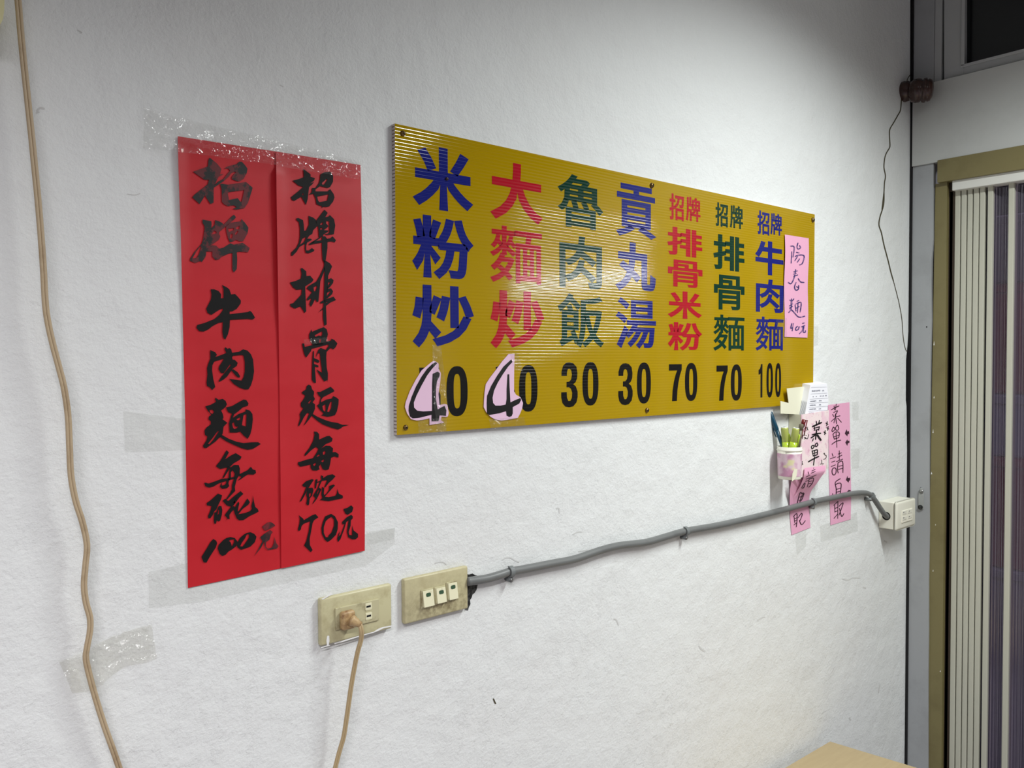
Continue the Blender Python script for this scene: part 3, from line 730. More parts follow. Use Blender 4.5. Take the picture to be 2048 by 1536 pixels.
# broken plaster beside the switch plate, where the conduit enters
bm = bmesh.new()
add_poly(bm, [[W(x, y, -.0006) for x, y in parse('930,1147 938,1149 945,1147 950,1150 957,1152 956,1160 955,1172 953,1180 949,1186 945,1189 943,1196 940,1200 941,1208 938,1214 936,1221 930,1219')]])
obj('plaster_hole', bm, m_hole, wall_back, decal=True)

# ---- door wall (plane x = 0): grey boards, beam, olive door frame, transom window
ztop = ZC


def dwall(name, pxs, X, thick, m, parent=None):
    return slab(name, [D(x, y, X) for x, y in pxs], (thick, 0, 0), m, parent)


def Dy(px, py, X=0.0): return D(px, py, X).y
def Dz(px, py, X=0.0): return D(px, py, X).z


z_beam_top, z_beam_bot = Dz(1858, 168), Dz(1840, 331)
# black box filling the slot behind the wall edge, its shade painted in
box('corner_gap_fill', (-.004, Dy(1824.3, 500) + .0004, 0), (.09, .1, ZC), m_void)
struct(bpy.data.objects['corner_gap_fill'])
# post beside the door, with its wavy inner edge
post_r = [(1867, 333), (1866, 400), (1866, 480), (1863, 520), (1862, 580), (1863, 640), (1861, 700), (1860, 780), (1858.5, 860), (1858, 960), (1858.5, 1060), (1857, 1160), (1857, 1260), (1856, 1360), (1856, 1536)]
yl = Dy(1824.3, 500)
pts = [Vector((0, yl, z_beam_bot)), Vector((0, yl, 0)), Vector((0, Dy(1856, 1536), 0))] + [D(*p) for p in reversed(post_r)]
pts[-1].z = z_beam_bot
struct(slab('trim_2', pts, (.045, 0, 0), m_frame))
# beam over the door
YR = -3.4
struct(box('trim_3', (-.006, YR, z_beam_bot), (.05, yl, z_beam_top), m_beam))
# upper posts beside the transom window
struct(box('trim_4', (-.0, Dy(1868, 80), z_beam_top), (.05, Dy(1826, 80), ZC), m_frame))
struct(box('trim_5', (.004, Dy(1882.3, 80), z_beam_top), (.05, Dy(1868.5, 80), ZC), m_alu))
# transom window
win = thing('window_1', None, None, (0, -1.0, z_beam_top), kind='structure')
y0w = Dy(1890, 100)
zg = Dz(1926, 131)
bm = bmesh.new()
add_slab(bm, [Vector((.006, y0w + .004, z_beam_top + .002)), Vector((.006, Dy(1926, 100), z_beam_top + .002)), Vector((.006, Dy(1922, 20), ZC)), Vector((.006, Dy(1883.6, 0) , ZC))], Vector((.04, 0, 0)))
add_box(bm, (.006, YR, z_beam_top + .002), (.046, Dy(1926, 100) + .001, zg), .003)
add_box(bm, (.006, YR, ZC - .05), (.046, Dy(1924, 20), ZC), .003)
obj('frame', bm, m_alu, win)
bm = bmesh.new()
add_box(bm, (.001, YR, zg - .004), (.006, Dy(1926, 100) + .006, zg + .004), .001)
add_box(bm, (.001, Dy(1927, 100) - .002, zg), (.006, Dy(1926, 100) + .006, ZC), .001)
obj('glazing_bead', bm, m_alu, win)
box('pane', (.03, YR, zg - .01), (.034, Dy(1920, 60), ZC), m_glass, win)
struct(box('window_gap_backing', (.051, YR, z_beam_top), (.06, Dy(1826, 80), ZC), m_void))  # black sheet added behind the window, paints the gap beside it dark
# olive door frame: head and jamb
zh0, zh1 = Dz(1878, 366), Dz(1877, 325)
ft = thing('door_2', None, None, (0, Dy(1870, 1000), 0), kind='structure')
box('head', (-.009, YR, zh0), (.03, Dy(1877, 345), z_beam_bot + .004), m_olive, ft, .001)
# beam bottom sits lower on the left: head covers it to the right
bm = bmesh.new()
add_slab(bm, [Vector((.006, Dy(1869, 380), zh0)), Vector((.006, Dy(1858, 800) + .006, .0)), Vector((.006, Dy(1889, 800), 0)), Vector((.006, Dy(1892.5, 375), zh0))], Vector((.03, 0, 0)))
obj('jamb', bm, m_olive, ft)
box('rebate', (.02, Dy(1897, 700) - .006, 0), (.05, Dy(1888, 700), zh0), m_darkwood, ft)
# chipped paint flecks on the jamb
bm = bmesh.new()
for x, y, w, h in [(1868, 686, 2, 9), (1868, 794, 2, 5), (1866, 862, 2, 8), (1863, 946, 3, 5), (1871, 1049, 1.6, 3), (1866, 1141, 2, 4), (1880.5, 1342, 2, 4)]:
    add_poly(bm, [[D(x - w / 2, y + h / 2, .0055), D(x + w / 2, y + h / 2, .0055), D(x + .3, y - h / 2, .0055)]])
obj('paint_fleck', bm, m_paintwhite, ft, decal=True)

# folding door: stacked cream slats, then stretched panels
acc = thing('door_1', None, None, (.03, -.3, 0), kind='structure')
zs = Dz(1900, 384, .03)
XS = .02
yref = 760
bounds = [(1894.8, 1903.6), (1905.4, 1916.6), (1918.4, 1929), (1930.8, 1940.8), (1942.6, 1953.4), (1955, 1965.7), (1970.6, 1981.8), (2012, 2024)]
for a, b in bounds:
    bm = bmesh.new()
    ya, yb = Dy(a, yref, XS), Dy(b, yref, XS)
    add_box(bm, (XS, yb, .012), (XS + .03, ya, zs), .0022, 2)
    obj('slat', bm, m_slat, acc)
# dark seams between the slats
box('fold', (XS + .012, Dy(1982, yref, XS), .012), (XS + .022, Dy(1893, yref, XS), zs - .01), mat('navy_pvc_fold', srgb(38, 36, 56), .4), acc)
spans = [(Dy(a, yref, XS), Dy(b, yref, XS)) for a, b in ((1982, 2012), (2024, 2062))]
y_ = Dy(2074, yref, XS)
while y_ > -2.3:
    spans.append((y_, y_ - .085))
    y_ -= .104
for ya, yb in spans:
    bm = bmesh.new()
    N = 6
    va = []
    for k in range(N + 1):
        t = k / N
        xx = XS + .010 + .012 * sin(pi * t)
        va.append((bm.verts.new((xx, ya + (yb - ya) * t, .012)), bm.verts.new((xx, ya + (yb - ya) * t, zs - .006))))
    for k in range(N):
        bm.faces.new((va[k][0], va[k + 1][0], va[k + 1][1], va[k][1]))
    obj('panel', bm, m_panel, acc, True)
for (_, ya), (yb, _) in zip(spans[1:-1], spans[2:]):
    box('slat', (XS, yb, .012), (XS + .03, ya, zs), m_slat, acc, .0022)
tz0, tz1 = Dz(1907, 381, .0), Dz(1904, 366, .0)
box('track', (.0, YR, tz0), (.045, Dy(1904, 372), zh0 + .001), m_track, acc, .002)
box('track_slot', (.012, YR, zs), (.04, Dy(1906, 378), tz0 + .001), m_void, acc)
# rest of the door wall, outside the picture
yd_end = spans[-1][1]
struct(box('wall_right', (0, YB, 0), (.1, yd_end - .002, z_beam_bot), m_wallback))
# closing plate outside and floor outside
struct(box('wall_outside', (1.15, -3.0, 0), (1.2, .3, 3.0), mat('dark_outside_wall', srgb(46, 44, 56), .8)))
# made-up boxes standing in for the blurred shapes in the door panels
zcut = [Dz(1998, y, .35) for y in (1536, 1136, 913, 788, 566, 430)]
labs = [('blue-grey crate for the lowest blurred shape behind the purple folding door', m_box2), ('maroon crate for the blurred shape second from the bottom behind the purple folding door', m_box1),
        ('blue-grey crate for the blurred shape between two maroon ones behind the purple folding door', m_box2), ('maroon crate for the blurred shape second from the top behind the purple folding door', m_box1),
        ('pale violet-grey crate for the topmost blurred shape behind the purple folding door', mat('pale_violet_placeholder', srgb(170, 165, 186), .4))]
zprev = 0
for (lab, mm), z1 in zip(labs, zcut[1:]):
    t = thing('placeholder', lab, 'placeholder', (.55, -.5, zprev), 'placeholders for blurred shapes behind the folding door')
    bm = bmesh.new()
    add_box(bm, (.35, -.62, zprev + .001), (.75, .02, z1 - .001), .008)
    obj('body', bm, mm, t)
    bm = bmesh.new()
    add_box(bm, (.342, -.625, z1 - .03), (.758, .025, z1 - .006), .003)
    obj('rim', bm, mm, t)
    zprev = z1

# ================================================================ MENU BOARD
YF, YBK = -.0085, -.0005
sign = thing('menu_board', 'yellow corrugated plastic menu board with seven columns of dishes and prices', 'menu board', W(1210, 560, YBK))
SC = [(789.5, 247), (1629.5, 429), (1626, 807), (793.5, 870.3)]
bm = bmesh.new()
add_slab(bm, [W(*p, YF) for p in SC], Vector((0, YBK - YF, 0)))
bd = obj('panel', bm, [m_board, m_edge], sign)
for p in bd.data.polygons:
    if abs(p.normal.y) < .5: p.material_index = 1
YT = YF - .0003


def glyphs(name, m, items, parent=sign):
    bm = bmesh.new()
    for it in items:
        ch, xl, xr, (tx, ty), (bx_, by_), wx, wz = it
        ym = (ty + by_) / 2
        x0, x1 = W(xl, ym, YT).x, W(xr, ym, YT).x
        z1, z0 = W(tx, ty, YT).z, W(bx_, by_, YT).z
        add_glyph(bm, ch, x0, x1, z0, z1, YT, (x1 - x0) * wx, (z1 - z0) * wz)
    return obj(name, bm, m, parent, decal=True)


glyphs('dish_name', m_blue, [('米', 827.5, 944, (886, 296), (886, 421), .036, .036), ('粉', 825, 946, (854, 430), (913, 559), .032, .03), ('炒', 825.5, 947, (855, 569), (879, 693), .034, .03)])
glyphs('dish_name', m_crim, [('大', 982, 1084, (1033, 327), (1077, 448), .036, .03), ('麵', 981, 1084, (1006, 451), (1078, 570), .014, .012), ('炒', 981.5, 1088, (1006, 580), (1029, 695), .034, .03)])
glyphs('dish_name', m_green, [('魯', 1116, 1206, (1141, 348), (1190, 461), .024, .014), ('肉', 1119, 1204, (1160, 473), (1190, 579), .024, .024), ('飯', 1116, 1207.5, (1139, 587), (1200, 694), .022, .014)])
glyphs('dish_name', m_blue, [('貢', 1233, 1311, (1262, 369), (1300, 479), .03, .02), ('丸', 1232, 1311.5, (1262, 484.5), (1296, 584), .036, .032), ('湯', 1232, 1312, (1250, 596), (1282, 696), .026, .014)])
glyphs('dish_name', m_crim, [('招', 1339, 1368, (1346, 387), (1344, 439), .03, .02), ('牌', 1372, 1401, (1377, 393), (1393, 444), .03, .018), ('排', 1335, 1404.6, (1348, 453.5), (1388, 515), .03, .026), ('骨', 1336, 1405, (1352, 519), (1388, 576), .022, .018), ('米', 1336.5, 1403, (1370, 583), (1370, 637.6), .034, .03), ('粉', 1336, 1404, (1350, 644), (1385, 700.5), .028, .024)])
glyphs('dish_name', m_green, [('招', 1431, 1456, (1438, 405), (1435, 452), .03, .02), ('牌', 1460, 1486, (1465, 410), (1479, 458), .03, .018), ('排', 1427, 1489, (1437, 468), (1474, 543), .03, .026), ('骨', 1428, 1489, (1440, 549), (1477, 621), .022, .018), ('麵', 1427, 1489, (1441, 629), (1430, 701), .013, .01)])
glyphs('dish_name', m_blue, [('招', 1515, 1539, (1521, 421), (1518, 468), .03, .02), ('牌', 1541, 1564, (1546, 426), (1558, 471), .03, .018), ('牛', 1511, 1567, (1541, 483), (1541, 550.5), .036, .03), ('肉', 1512, 1567, (1539, 559), (1557, 626), .028, .024), ('麵', 1511.5, 1567, (1523, 633), (1514, 701), .013, .01)])


def superell(cx, cy, rx, ry, n, k=28):
    r = []
    for i in range(k):
        a = 2 * pi * i / k
        c, s = cos(a), sin(a)
        r.append((cx + rx * math.copysign(abs(c) ** (2 / n), c), cy + ry * math.copysign(abs(s) ** (2 / n), s)))
    return r


DIG = {  # condensed price numerals in a unit box, y down
    '0': [superell(.5, .5, .5, .5, 2.5), superell(.5, .5, .165, .345, 3.0)],
    '7': [[(0, 0), (1, 0), (1, .15), (.86, .30), (.74, .50), (.66, .72), (.62, 1), (.24, 1), (.28, .72), (.38, .48), (.52, .28), (.64, .17), (0, .17)]],
    '1': [[(.98, 0), (.98, 1), (.5, 1), (.5, .27), (.32, .31), (0, .31), (0, .17), (.28, .15), (.50, .08), (.60, 0)]],
    '5': [[(.0, 0), (.95, 0), (.95, .16), (.42, .16), (.38, .36), (.6, .31), (.85, .38), (1, .55), (1, .75), (.85, .95), (.5, 1), (.15, .95), (0, .75), (.34, .72), (.42, .84), (.55, .84), (.66, .75), (.66, .55), (.55, .45), (.42, .46), (.36, .52), (.03, .5)]],
    '3': [[(.02, .30), (.02, .20), (.12, .07), (.3, .01), (.5, 0), (.72, .02), (.92, .10), (.98, .24), (.96, .36), (.86, .45), (.72, .49), (.88, .54), (.99, .66), (.99, .78), (.92, .9), (.72, .985), (.48, 1), (.24, .98), (.07, .9), (.0, .77), (.0, .66), (.33, .66), (.34, .78), (.42, .86), (.55, .86), (.64, .79), (.66, .68), (.58, .585), (.46, .555), (.32, .555), (.32, .435), (.48, .43), (.6, .38), (.65, .27), (.6, .17), (.48, .135), (.38, .165), (.34, .24), (.34, .30)]],
}


def price(items):
    bm = bmesh.new()
    for ch, xl, xr, yt, yb in items:
        xm, ym = (xl + xr) / 2, (yt + yb) / 2
        x0, x1 = W(xl, ym, YT).x, W(xr, ym, YT).x
        z1, z0 = W(xm, yt, YT).z, W(xm, yb, YT).z
        add_poly(bm, [[Vector((x0 + u * (x1 - x0), YT, z1 + v * (z0 - z1))) for u, v in l] for l in DIG[ch]])
    return obj('price', bm, m_black, sign, decal=True)


price([('5', 839, 881, 735, 836), ('0', 893, 935.3, 732.2, 832.4)])
price([('5', 992, 1030, 733, 825), ('0', 1038.3, 1075, 729.8, 823.3)])
price([('3', 1122.5, 1155.6, 724.6, 814.4), ('0', 1165, 1197, 724, 811)])
price([('3', 1236.6, 1265.6, 726.4, 810), ('0', 1274, 1301.8, 725, 807)])
price([('7', 1338, 1363.5, 728.4, 802), ('0', 1370, 1394.7, 725.8, 802)])
price([('7', 1433, 1455.4, 731, 801.2), ('0', 1461.7, 1483.7, 728.7, 801.2)])
price([('1', 1517.2, 1525, 728.2, 795), ('0', 1533, 1546, 726, 795), ('0', 1550.4, 1562.2, 726, 794.3)])

for x, y, r in [(805.5, 267, 5.2), (1303, 371, 5), (1625, 440, 4.2), (811, 855, 5.2), (1293.5, 820.5, 4.6)]:
    c = W(x, y, YF)
    s = (W(x + 1, y, YF) - c).length
    rr = r / (F_PX / (c - CAM).length) * 1.05
    bm = bmesh.new()
    add_lathe(bm, c, (0, -1, 0), [(0, rr), (rr * .25, rr), (rr * .6, rr * .8), (rr * .8, rr * .45), (rr * .85, 0)], 16)
    sc_ = obj('screw', bm, m_brass, sign, True)
    bm = bmesh.new()
    for a in (.5, .5 + pi / 2):
        d = Vector((cos(a), 0, sin(a))) * rr * .55; e = Vector((-sin(a), 0, cos(a))) * rr * .1
        yy = Vector((0, -rr * .9, 0))
        f = bm.faces.new([bm.verts.new(c + yy + q) for q in (d + e, -d + e, -d - e, d - e)])
    obj('cross_slot', bm, m_void, sc_, decal=True)
c = W(893, 358, YF)
bm = bmesh.new(); add_lathe(bm, c, (0, -1, 0), [(0, .0028), (.0025, .0026), (.0035, .0012)], 10)
obj('nail', bm, m_rust, sign, True)

# pink corrections: hand-drawn 4s pasted over the old price
PATCH = [
    ('pale pink cut-out with handwritten 4, at the foot of the leftmost blue menu column', (810, 700), 9.036,
     '540,200 585,225 610,250 608,340 650,420 640,560 620,700 605,800 625,995 720,975 765,990 790,1140 775,1200 745,1210 660,1205 650,1270 710,1310 445,1355 445,1235 330,1260 215,1275 110,1250 40,1150 0,1030 15,940 90,740 200,530 300,370 430,260 500,205',
     ['585,235 550,220 490,255 400,340 300,480 200,660 120,850 70,1010 65,1100 90,1200 140,1235 260,1225 480,1170 480,1290 610,1285 625,1180 740,1190 748,1090 715,1010 670,1030 590,1075 560,880 560,700 580,560 625,470 630,420 590,390 500,430 490,640 490,900 490,1100 330,1110 220,1095 165,1040 160,950 210,820 300,640 400,460 490,340']),
    ('pale pink cut-out with handwritten 4, at the foot of the leftmost red menu column', (960, 690), 8.536,
     '490,155 590,150 585,330 582,560 582,790 615,850 690,890 735,990 720,1080 690,1160 645,1245 480,1275 370,1290 270,1275 180,1225 110,1150 65,1060 70,940 80,800 100,670 170,560 270,430 380,280',
     ['535,245 555,290 480,370 390,500 300,650 240,780 215,900 225,990 265,1035 350,1035 440,1015 455,920 455,760 470,500 500,500 505,700 520,980 600,940 690,905 702,940 670,1000 560,1060 560,1170 540,1215 500,1228 455,1205 445,1130 330,1165 160,1195 120,1170 115,1000 120,870 190,700 290,530 400,370']),
]
for lab, org, scl, outl, ink in PATCH:
    t = thing('price_patch', lab, 'paper patch', W(org[0] + 60, org[1] + 90, YT), 'handwritten price patches on the menu board')
    bm = bmesh.new()
    add_slab(bm, [W(org[0] + x / scl, org[1] + y / scl, YF - .0016) for x, y in parse(outl)], Vector((0, .0008, 0)))
    obj('paper', bm, m_pinkpale, t)
    bm = bmesh.new()
    add_shapes(bm, ink, org, scl, lambda x, y: W(x, y, YF - .0019))
    obj('numeral', bm, m_marker, t, decal=True)


def tape(label, pts, Y, m, thick=.0003, name='clear_tape', group='strips of clear tape', bulge=0):
    bm = bmesh.new()
    add_poly(bm, [[W(x, y, Y) for x, y in parse(pts)]])
    o = obj(name, bm, m, decal=True)
    return tag(o, label, 'tape', group)


def wrinkled(label, top, bot, Yf, amp, m, seed=0.0, step=.0022):
    T_, B_ = [Vector((*p, 0)) for p in parse(top)], [Vector((*p, 0)) for p in parse(bot)]
    L = (W(T_[0].x, T_[0].y) - W(T_[-1].x, T_[-1].y)).length
    H_ = (W(T_[0].x, T_[0].y) - W(B_[0].x, B_[0].y)).length
    NU, NV = max(8, int(L / step)), max(6, int(H_ / step))

    def at(Q, u):
        f = u * (len(Q) - 1)
        i = min(int(f), len(Q) - 2)
        return Q[i].lerp(Q[i + 1], f - i)
    bm = bmesh.new()
    rows = []
    for j in range(NV + 1):
        row = []
        for i in range(NU + 1):
            u, v = i / NU, j / NV
            p = at(T_, u).lerp(at(B_, u), v)
            y0 = Yf(u, v)
            w = W(p.x, p.y, y0)
            k = Vector((w.x * 38 + seed, w.z * 60, seed))
            d = abs(noise.noise(k)) * 1.6 + .5 * abs(noise.noise(k * 2.3))
            w.y -= amp * (max(0, 1 - 2.2 * d) + .8 * max(0, noise.noise(k * .9 + Vector((9, 2, 4)))))
            row.append(bm.verts.new(w))
        rows.append(row)
    for j in range(NV):
        for i in range(NU): bm.faces.new((rows[j][i], rows[j][i + 1], rows[j + 1][i + 1], rows[j + 1][i]))
    o = obj('clear_tape', bm, m, None, True, True)
    return tag(o, label, 'tape', 'strips of clear tape')


tape('clear tape strip running down across the right side of the left pink 4', '865,690 882,690 896,812 892,866 876,866 868,812', YF - .0024, m_tape)
wrinkled('crumpled clear tape strip at the foot of the left pink 4', '834,838 888,836', '836,868 892,866', lambda u, v: YF - .0026, .0030, m_tape, 7.0)
tape('clear tape strip at the foot of the second pink 4', '978,838 1048,834 1052,852 982,858', YF - .0024, m_tape)
tape('clear tape strip across the top right of the second pink 4', '1018,704 1036,706 1046,742 1030,740', YF - .0026, m_tape)

# pink slip at the right end of the board
t = thing('pink_slip', 'small pink paper slip handwritten in purple on the right end of the menu board', 'paper slip', W(1595, 570, YF))


def y_slip(x, y): return YF - .0022 - .0012 * sin((y - 470) / 34.0)


bm = bmesh.new()
rows = []
N = 24
for k in range(N + 1):
    v = k / N
    l = (1569.7 - 1.2 * v + 1.0 * sin(v * 9), 469 + v * 204.5)
    r = (1617.3 - 2.0 * v + .8 * sin(v * 10), 476.5 + v * 199)
    row = []
    for j in range(5):
        u = j / 4
        x, y = l[0] + (r[0] - l[0]) * u, l[1] + (r[1] - l[1]) * u
        row.append(bm.verts.new(W(x, y, y_slip(x, y))))
    rows.append(row)
for k in range(N):
    for j in range(4): bm.faces.new((rows[k][j], rows[k][j + 1], rows[k + 1][j + 1], rows[k + 1][j]))
obj('paper', bm, m_pink, t, True)
SLIP = ['145,215 190,228 175,360', '158,290 150,440', '240,175 228,225 245,255 275,235 262,208', '222,298 255,305', '205,352 250,335 322,345 302,440 265,465', '240,345 200,408', '262,385 232,430',
        '185,558 232,545', '182,588 215,578', '185,618 235,600', '210,530 188,640 150,715 112,700', '245,650 275,692 320,700', '215,700 195,760 212,802 245,790 250,740', '222,755 242,768',
        '132,935 158,948 185,920', '155,920 148,985', '128,1012 170,985', '128,1042 165,1020', '160,950 145,1060 118,1100', '135,1050 180,1090 250,1162 330,1150', '230,950 252,940', '203,1000 214,1080', '212,988 282,968 270,1092', '242,970 235,1100', '215,1045 255,1022',
        '158,1250 145,1312 170,1302', '180,1250 163,1345', '235,1285 210,1310 215,1338 245,1325 256,1290', '303,1246 326,1240', '288,1292 330,1275', '310,1285 298,1340 262,1382', '320,1292 310,1358 336,1366 341,1345']
bm = bmesh.new()
add_pen(bm, SLIP, 15, (1560, 460), 6.675, lambda x, y: W(x, y, y_slip(x, y) - .0005))
obj('handwriting', bm, m_purplepen, t, decal=True)
tape('short clear tape holding the left edge of the pink slip over the last blue character', '1552,640 1574,636 1574,676 1556,690', YF - .0040, m_tape)

# ================================================================ RED BANNERS
YR1, YR2 = -.0016, -.0028


def banner(name, label, L, R, yf, curl_side):
    t = thing(name, label, 'banner', W((L[0][0] + R[0][0]) / 2, (L[0][1] + L[-1][1]) / 2, yf), 'red calligraphy banners')
    bm = bmesh.new()
    NU, NV = 16, 60
    rows = []

    def samp(Q, v):
        f = v * (len(Q) - 1)
        i = min(int(f), len(Q) - 2)
        a = f - i
        return (Q[i][0] + (Q[i + 1][0] - Q[i][0]) * a, Q[i][1] + (Q[i + 1][1] - Q[i][1]) * a)
    for k in range(NV + 1):
        v = k / NV
        l, r = samp(L, v), samp(R, v)
        row = []
        for j in range(NU + 1):
            u = j / NU
            x, y = l[0] + (r[0] - l[0]) * u, l[1] + (r[1] - l[1]) * u
            e = max(0, 1 - u / .16) if curl_side == 'L' else max(0, 1 - u / .1)
            lift = e * e * ((.0042 if curl_side == 'L' else .003) * max(0, 1 - ((v - .2) / .28) ** 2) + .0007 + .0006 * sin(v * 17)) * (1 if .05 < v < .97 else .2)
            row.append(bm.verts.new(W(x, y, yf - lift)))
        rows.append(row)
    for k in range(NV):
        for j in range(NU): bm.faces.new((rows[k][j], rows[k][j + 1], rows[k + 1][j + 1], rows[k + 1][j]))
    bm2 = bm
    obj('paper', bm2, m_red, t, True)
    return t


b1 = banner('calligraphy_banner', 'left red paper banner brushed with black calligraphy priced at 100', [(355.5, 272.5), (357, 340), (362, 480), (366, 660), (371, 860), (375.8, 1176)],
            [(558, 304), (559.5, 420), (562, 600), (563, 750), (565, 950), (567, 1135.5)], YR1, 'l')
b2 = banner('calligraphy_banner', 'right red paper banner brushed with black calligraphy priced at 70', [(552, 303), (553.5, 420), (556.5, 600), (558.5, 750), (561, 950), (562.5, 1137)],
            [(721, 330), (723, 420), (726.3, 600), (728, 750), (730, 950), (729.5, 1101.5)], YR2, 'L')
w1 = lambda x, y: W(x, y, YR1 - .0011)
w2 = lambda x, y: W(x, y, YR2 - .0010)
K = 10.24


def brush(parent, m, to3, chars):
    bm = bmesh.new()
    for org, shapes in chars:
        add_shapes(bm, shapes, org, K, to3)
    return obj('brushwork', bm, m, parent, decal=True)


brush(b1, m_drink, w1, [((370, 300), BR['zhao1']), ((370, 420), BR['pai1'])])
brush(b1, m_ink, w1, [((370, 560), BR['niu']), ((370, 680), BR['rou']), ((370, 780), BR['mian1']), ((370, 890), BR['mei1']), ((370, 970), BR['wan1'])])
brush(b1, m_fade, w1, [((370, 970), BR['yuan1'])])
brush(b2, m_ink, w2, [((550, 330), BR['zhao2']), ((550, 410), BR['pai2']), ((550, 520), BR['pai3']), ((550, 640), BR['gu']), ((550, 750), BR['mian2']), ((550, 840), BR['mei2']), ((550, 970), BR['n70'])])

# tapes on the banners
wrinkled('wide clear tape strip across the tops of both red banners', '287,214 360,236 470,262 560,284 640,302 722,326', '286,297 357,304 470,319 555,332 640,347 719,359', lambda u, v: -.0098 + .0074 * max(0, 1 - v / .42) if u > .17 else -.0016 - .006 * (u / .17), .0050, m_tape, 3.0)
tape('wide matt tape strip under the bottom edges of both red banners', '297,1144 376,1126 560,1100 729,1068 790,1056 789,1088 731,1132 560,1168 400,1204 298,1216', -.0009, m_tapematt)
tape('small clear tape piece over the fourth character of the right red banner', '608,679 655,674 660,684 608,690', YR2 - .0030, m_tape)

# ================================================================ CORDS, PLATES, CONDUIT
YC = -.016
P = [(31, -40), (36, 0), (42, 70), (49, 140), (56, 205), (63, 270), (69, 330), (76, 400), (82, 470), (87, 540), (91, 610), (97, 650), (106, 690), (118, 735), (128, 775), (136, 830), (139, 890), (142, 950), (151, 1000), (165, 1045), (174, 1090), (171, 1130), (168, 1170), (172, 1205), (180, 1235), (180, 1262), (174, 1295), (172, 1318), (180, 1355), (194, 1405), (210, 1455), (228, 1505), (250, 1570)]
t = thing('power_cord', 'long beige twin power cord hanging down the left of the wall, taped near the bottom', 'cord', W(172, 1318, YC))
cl = catmull([W(x, y, YC - .006 * (1 - ((y - 700) / 740.0) ** 2)) for x, y in P], 4)
bm = bmesh.new()
perp = [Vector(((b - a).z, 0, -(b - a).x)).normalized() * .00165 for a, b in zip(cl[:-1], cl[1:])]
perp.append(perp[-1])
add_tube(bm, [c + p for c, p in zip(cl, perp)], .0019, 8)
add_tube(bm, [c - p for c, p in zip(cl, perp)], .0019, 8)
obj('flex', bm, m_cord, t, True)
wrinkled('yellowed crumpled tape strip fastening the long beige cord to the wall', '117,1321 150,1311 176,1300 196,1287 222,1274 250,1263 280,1254 303,1248', '144,1386 164,1384 182,1379 204,1368 228,1348 252,1332 290,1326 312,1318',
         lambda u, v: -.0012 - .0205 * math.exp(-((u - .30 - .12 * v) / .11) ** 2), .0052, m_tapeold, 11.0)
for lab, pts in [('faint tape remnant at the lower right edge of the right red banner', '733,1064 790,1055 788,1078 734,1090'),
                 ('faint square tape remnant right of the top of the far pink strip', '1704,803 1717,803 1717,840 1706,842'),
                 ('faint square tape remnant right of the middle of the far pink strip', '1702,898 1720,896 1718,936 1704,938'),
                 ('faint tape remnant below the foot of the far pink strip', '1640,1052 1714,1024 1716,1062 1642,1084'),
                 ('narrow tape remnant hanging below the curled pink strip', '1590,1066 1613,1058 1612,1092 1594,1111'),
                 ('faint tape remnant on the bare wall right of the menu board', '1627,652 1637,652 1636,690 1628,692'),
                 ('faint tape remnant on the bare wall left of the middle of the left red banner', '246,822 372,838 374,900 250,905')]:
    tape(lab, pts, -.0007, m_tapematt, .0003, 'tape_remnant', 'faint tape remnants on the wall')


def plate(corners, Y, r=.006):
    """rounded cover plate: traced corners, bevelled front"""
    P4 = [W(x, y, Y) for x, y in corners]
    x0 = (P4[0].x + P4[3].x) / 2; x1 = (P4[1].x + P4[2].x) / 2
    z1 = (P4[0].z + P4[1].z) / 2; z0 = (P4[2].z + P4[3].z) / 2
    return x0, x1, z0, z1


# socket plate
x0, x1, z0, z1 = plate([(640, 1199), (783.5, 1166), (784.5, 1255), (641, 1296)], -.010)
soc = thing('wall_socket', 'yellowed ivory wall socket plate with a brown plug in it and white paint smears', 'socket', ((x0 + x1) / 2, 0, z0))
bm = bmesh.new(); add_box(bm, (x0, -.010, z0), (x1, -.0005, z1), .0035, 3); obj('plate', bm, m_ivory, soc, True)
cx, cz = (x0 + x1) / 2, (z0 + z1) / 2
ix0, ix1 = W(671, 1240, -.012).x, W(758, 1220, -.012).x
iz1, iz0 = W(715, 1207, -.012).z, W(715, 1251, -.012).z
bm = bmesh.new(); add_box(bm, (ix0, -.0125, iz0), (ix1, -.009, iz1), .001); ins = obj('socket_insert', bm, m_ivory2, soc)
for (x, y) in [(736.5, 1213), (737, 1232)]:
    c = W(x, y, -.0125)
    bm = bmesh.new()
    add_box(bm, (c.x - .0052, -.0132, c.z - .0052), (c.x + .0062, -.0120, c.z + .0055), .0012)
    s = obj('socket_face', bm, m_switch, ins)
    bm = bmesh.new(); add_box(bm, (c.x - .0035, -.01345, c.z - .0011), (c.x + .0038, -.0130, c.z + .0016)); obj('slot', bm, m_void, ins)
wy = lambda x, y: W(x, y, -.0103)
for sh in ['196,602 206,605 208,640 203,668 215,672 160,688 145,690 150,684 190,672 186,640 190,610', '240,656 300,638 360,620 420,602 520,575 550,555 580,543 648,531 648,539 585,553 555,568 520,582 420,610 300,648 245,663', '150,345 200,318 210,300 225,298 228,312 205,325 160,350']:
    bm = bmesh.new(); add_shapes(bm, [sh], (600, 1100), 3.522, wy); obj('paint_smear', bm, m_paintwhite, soc, decal=True)
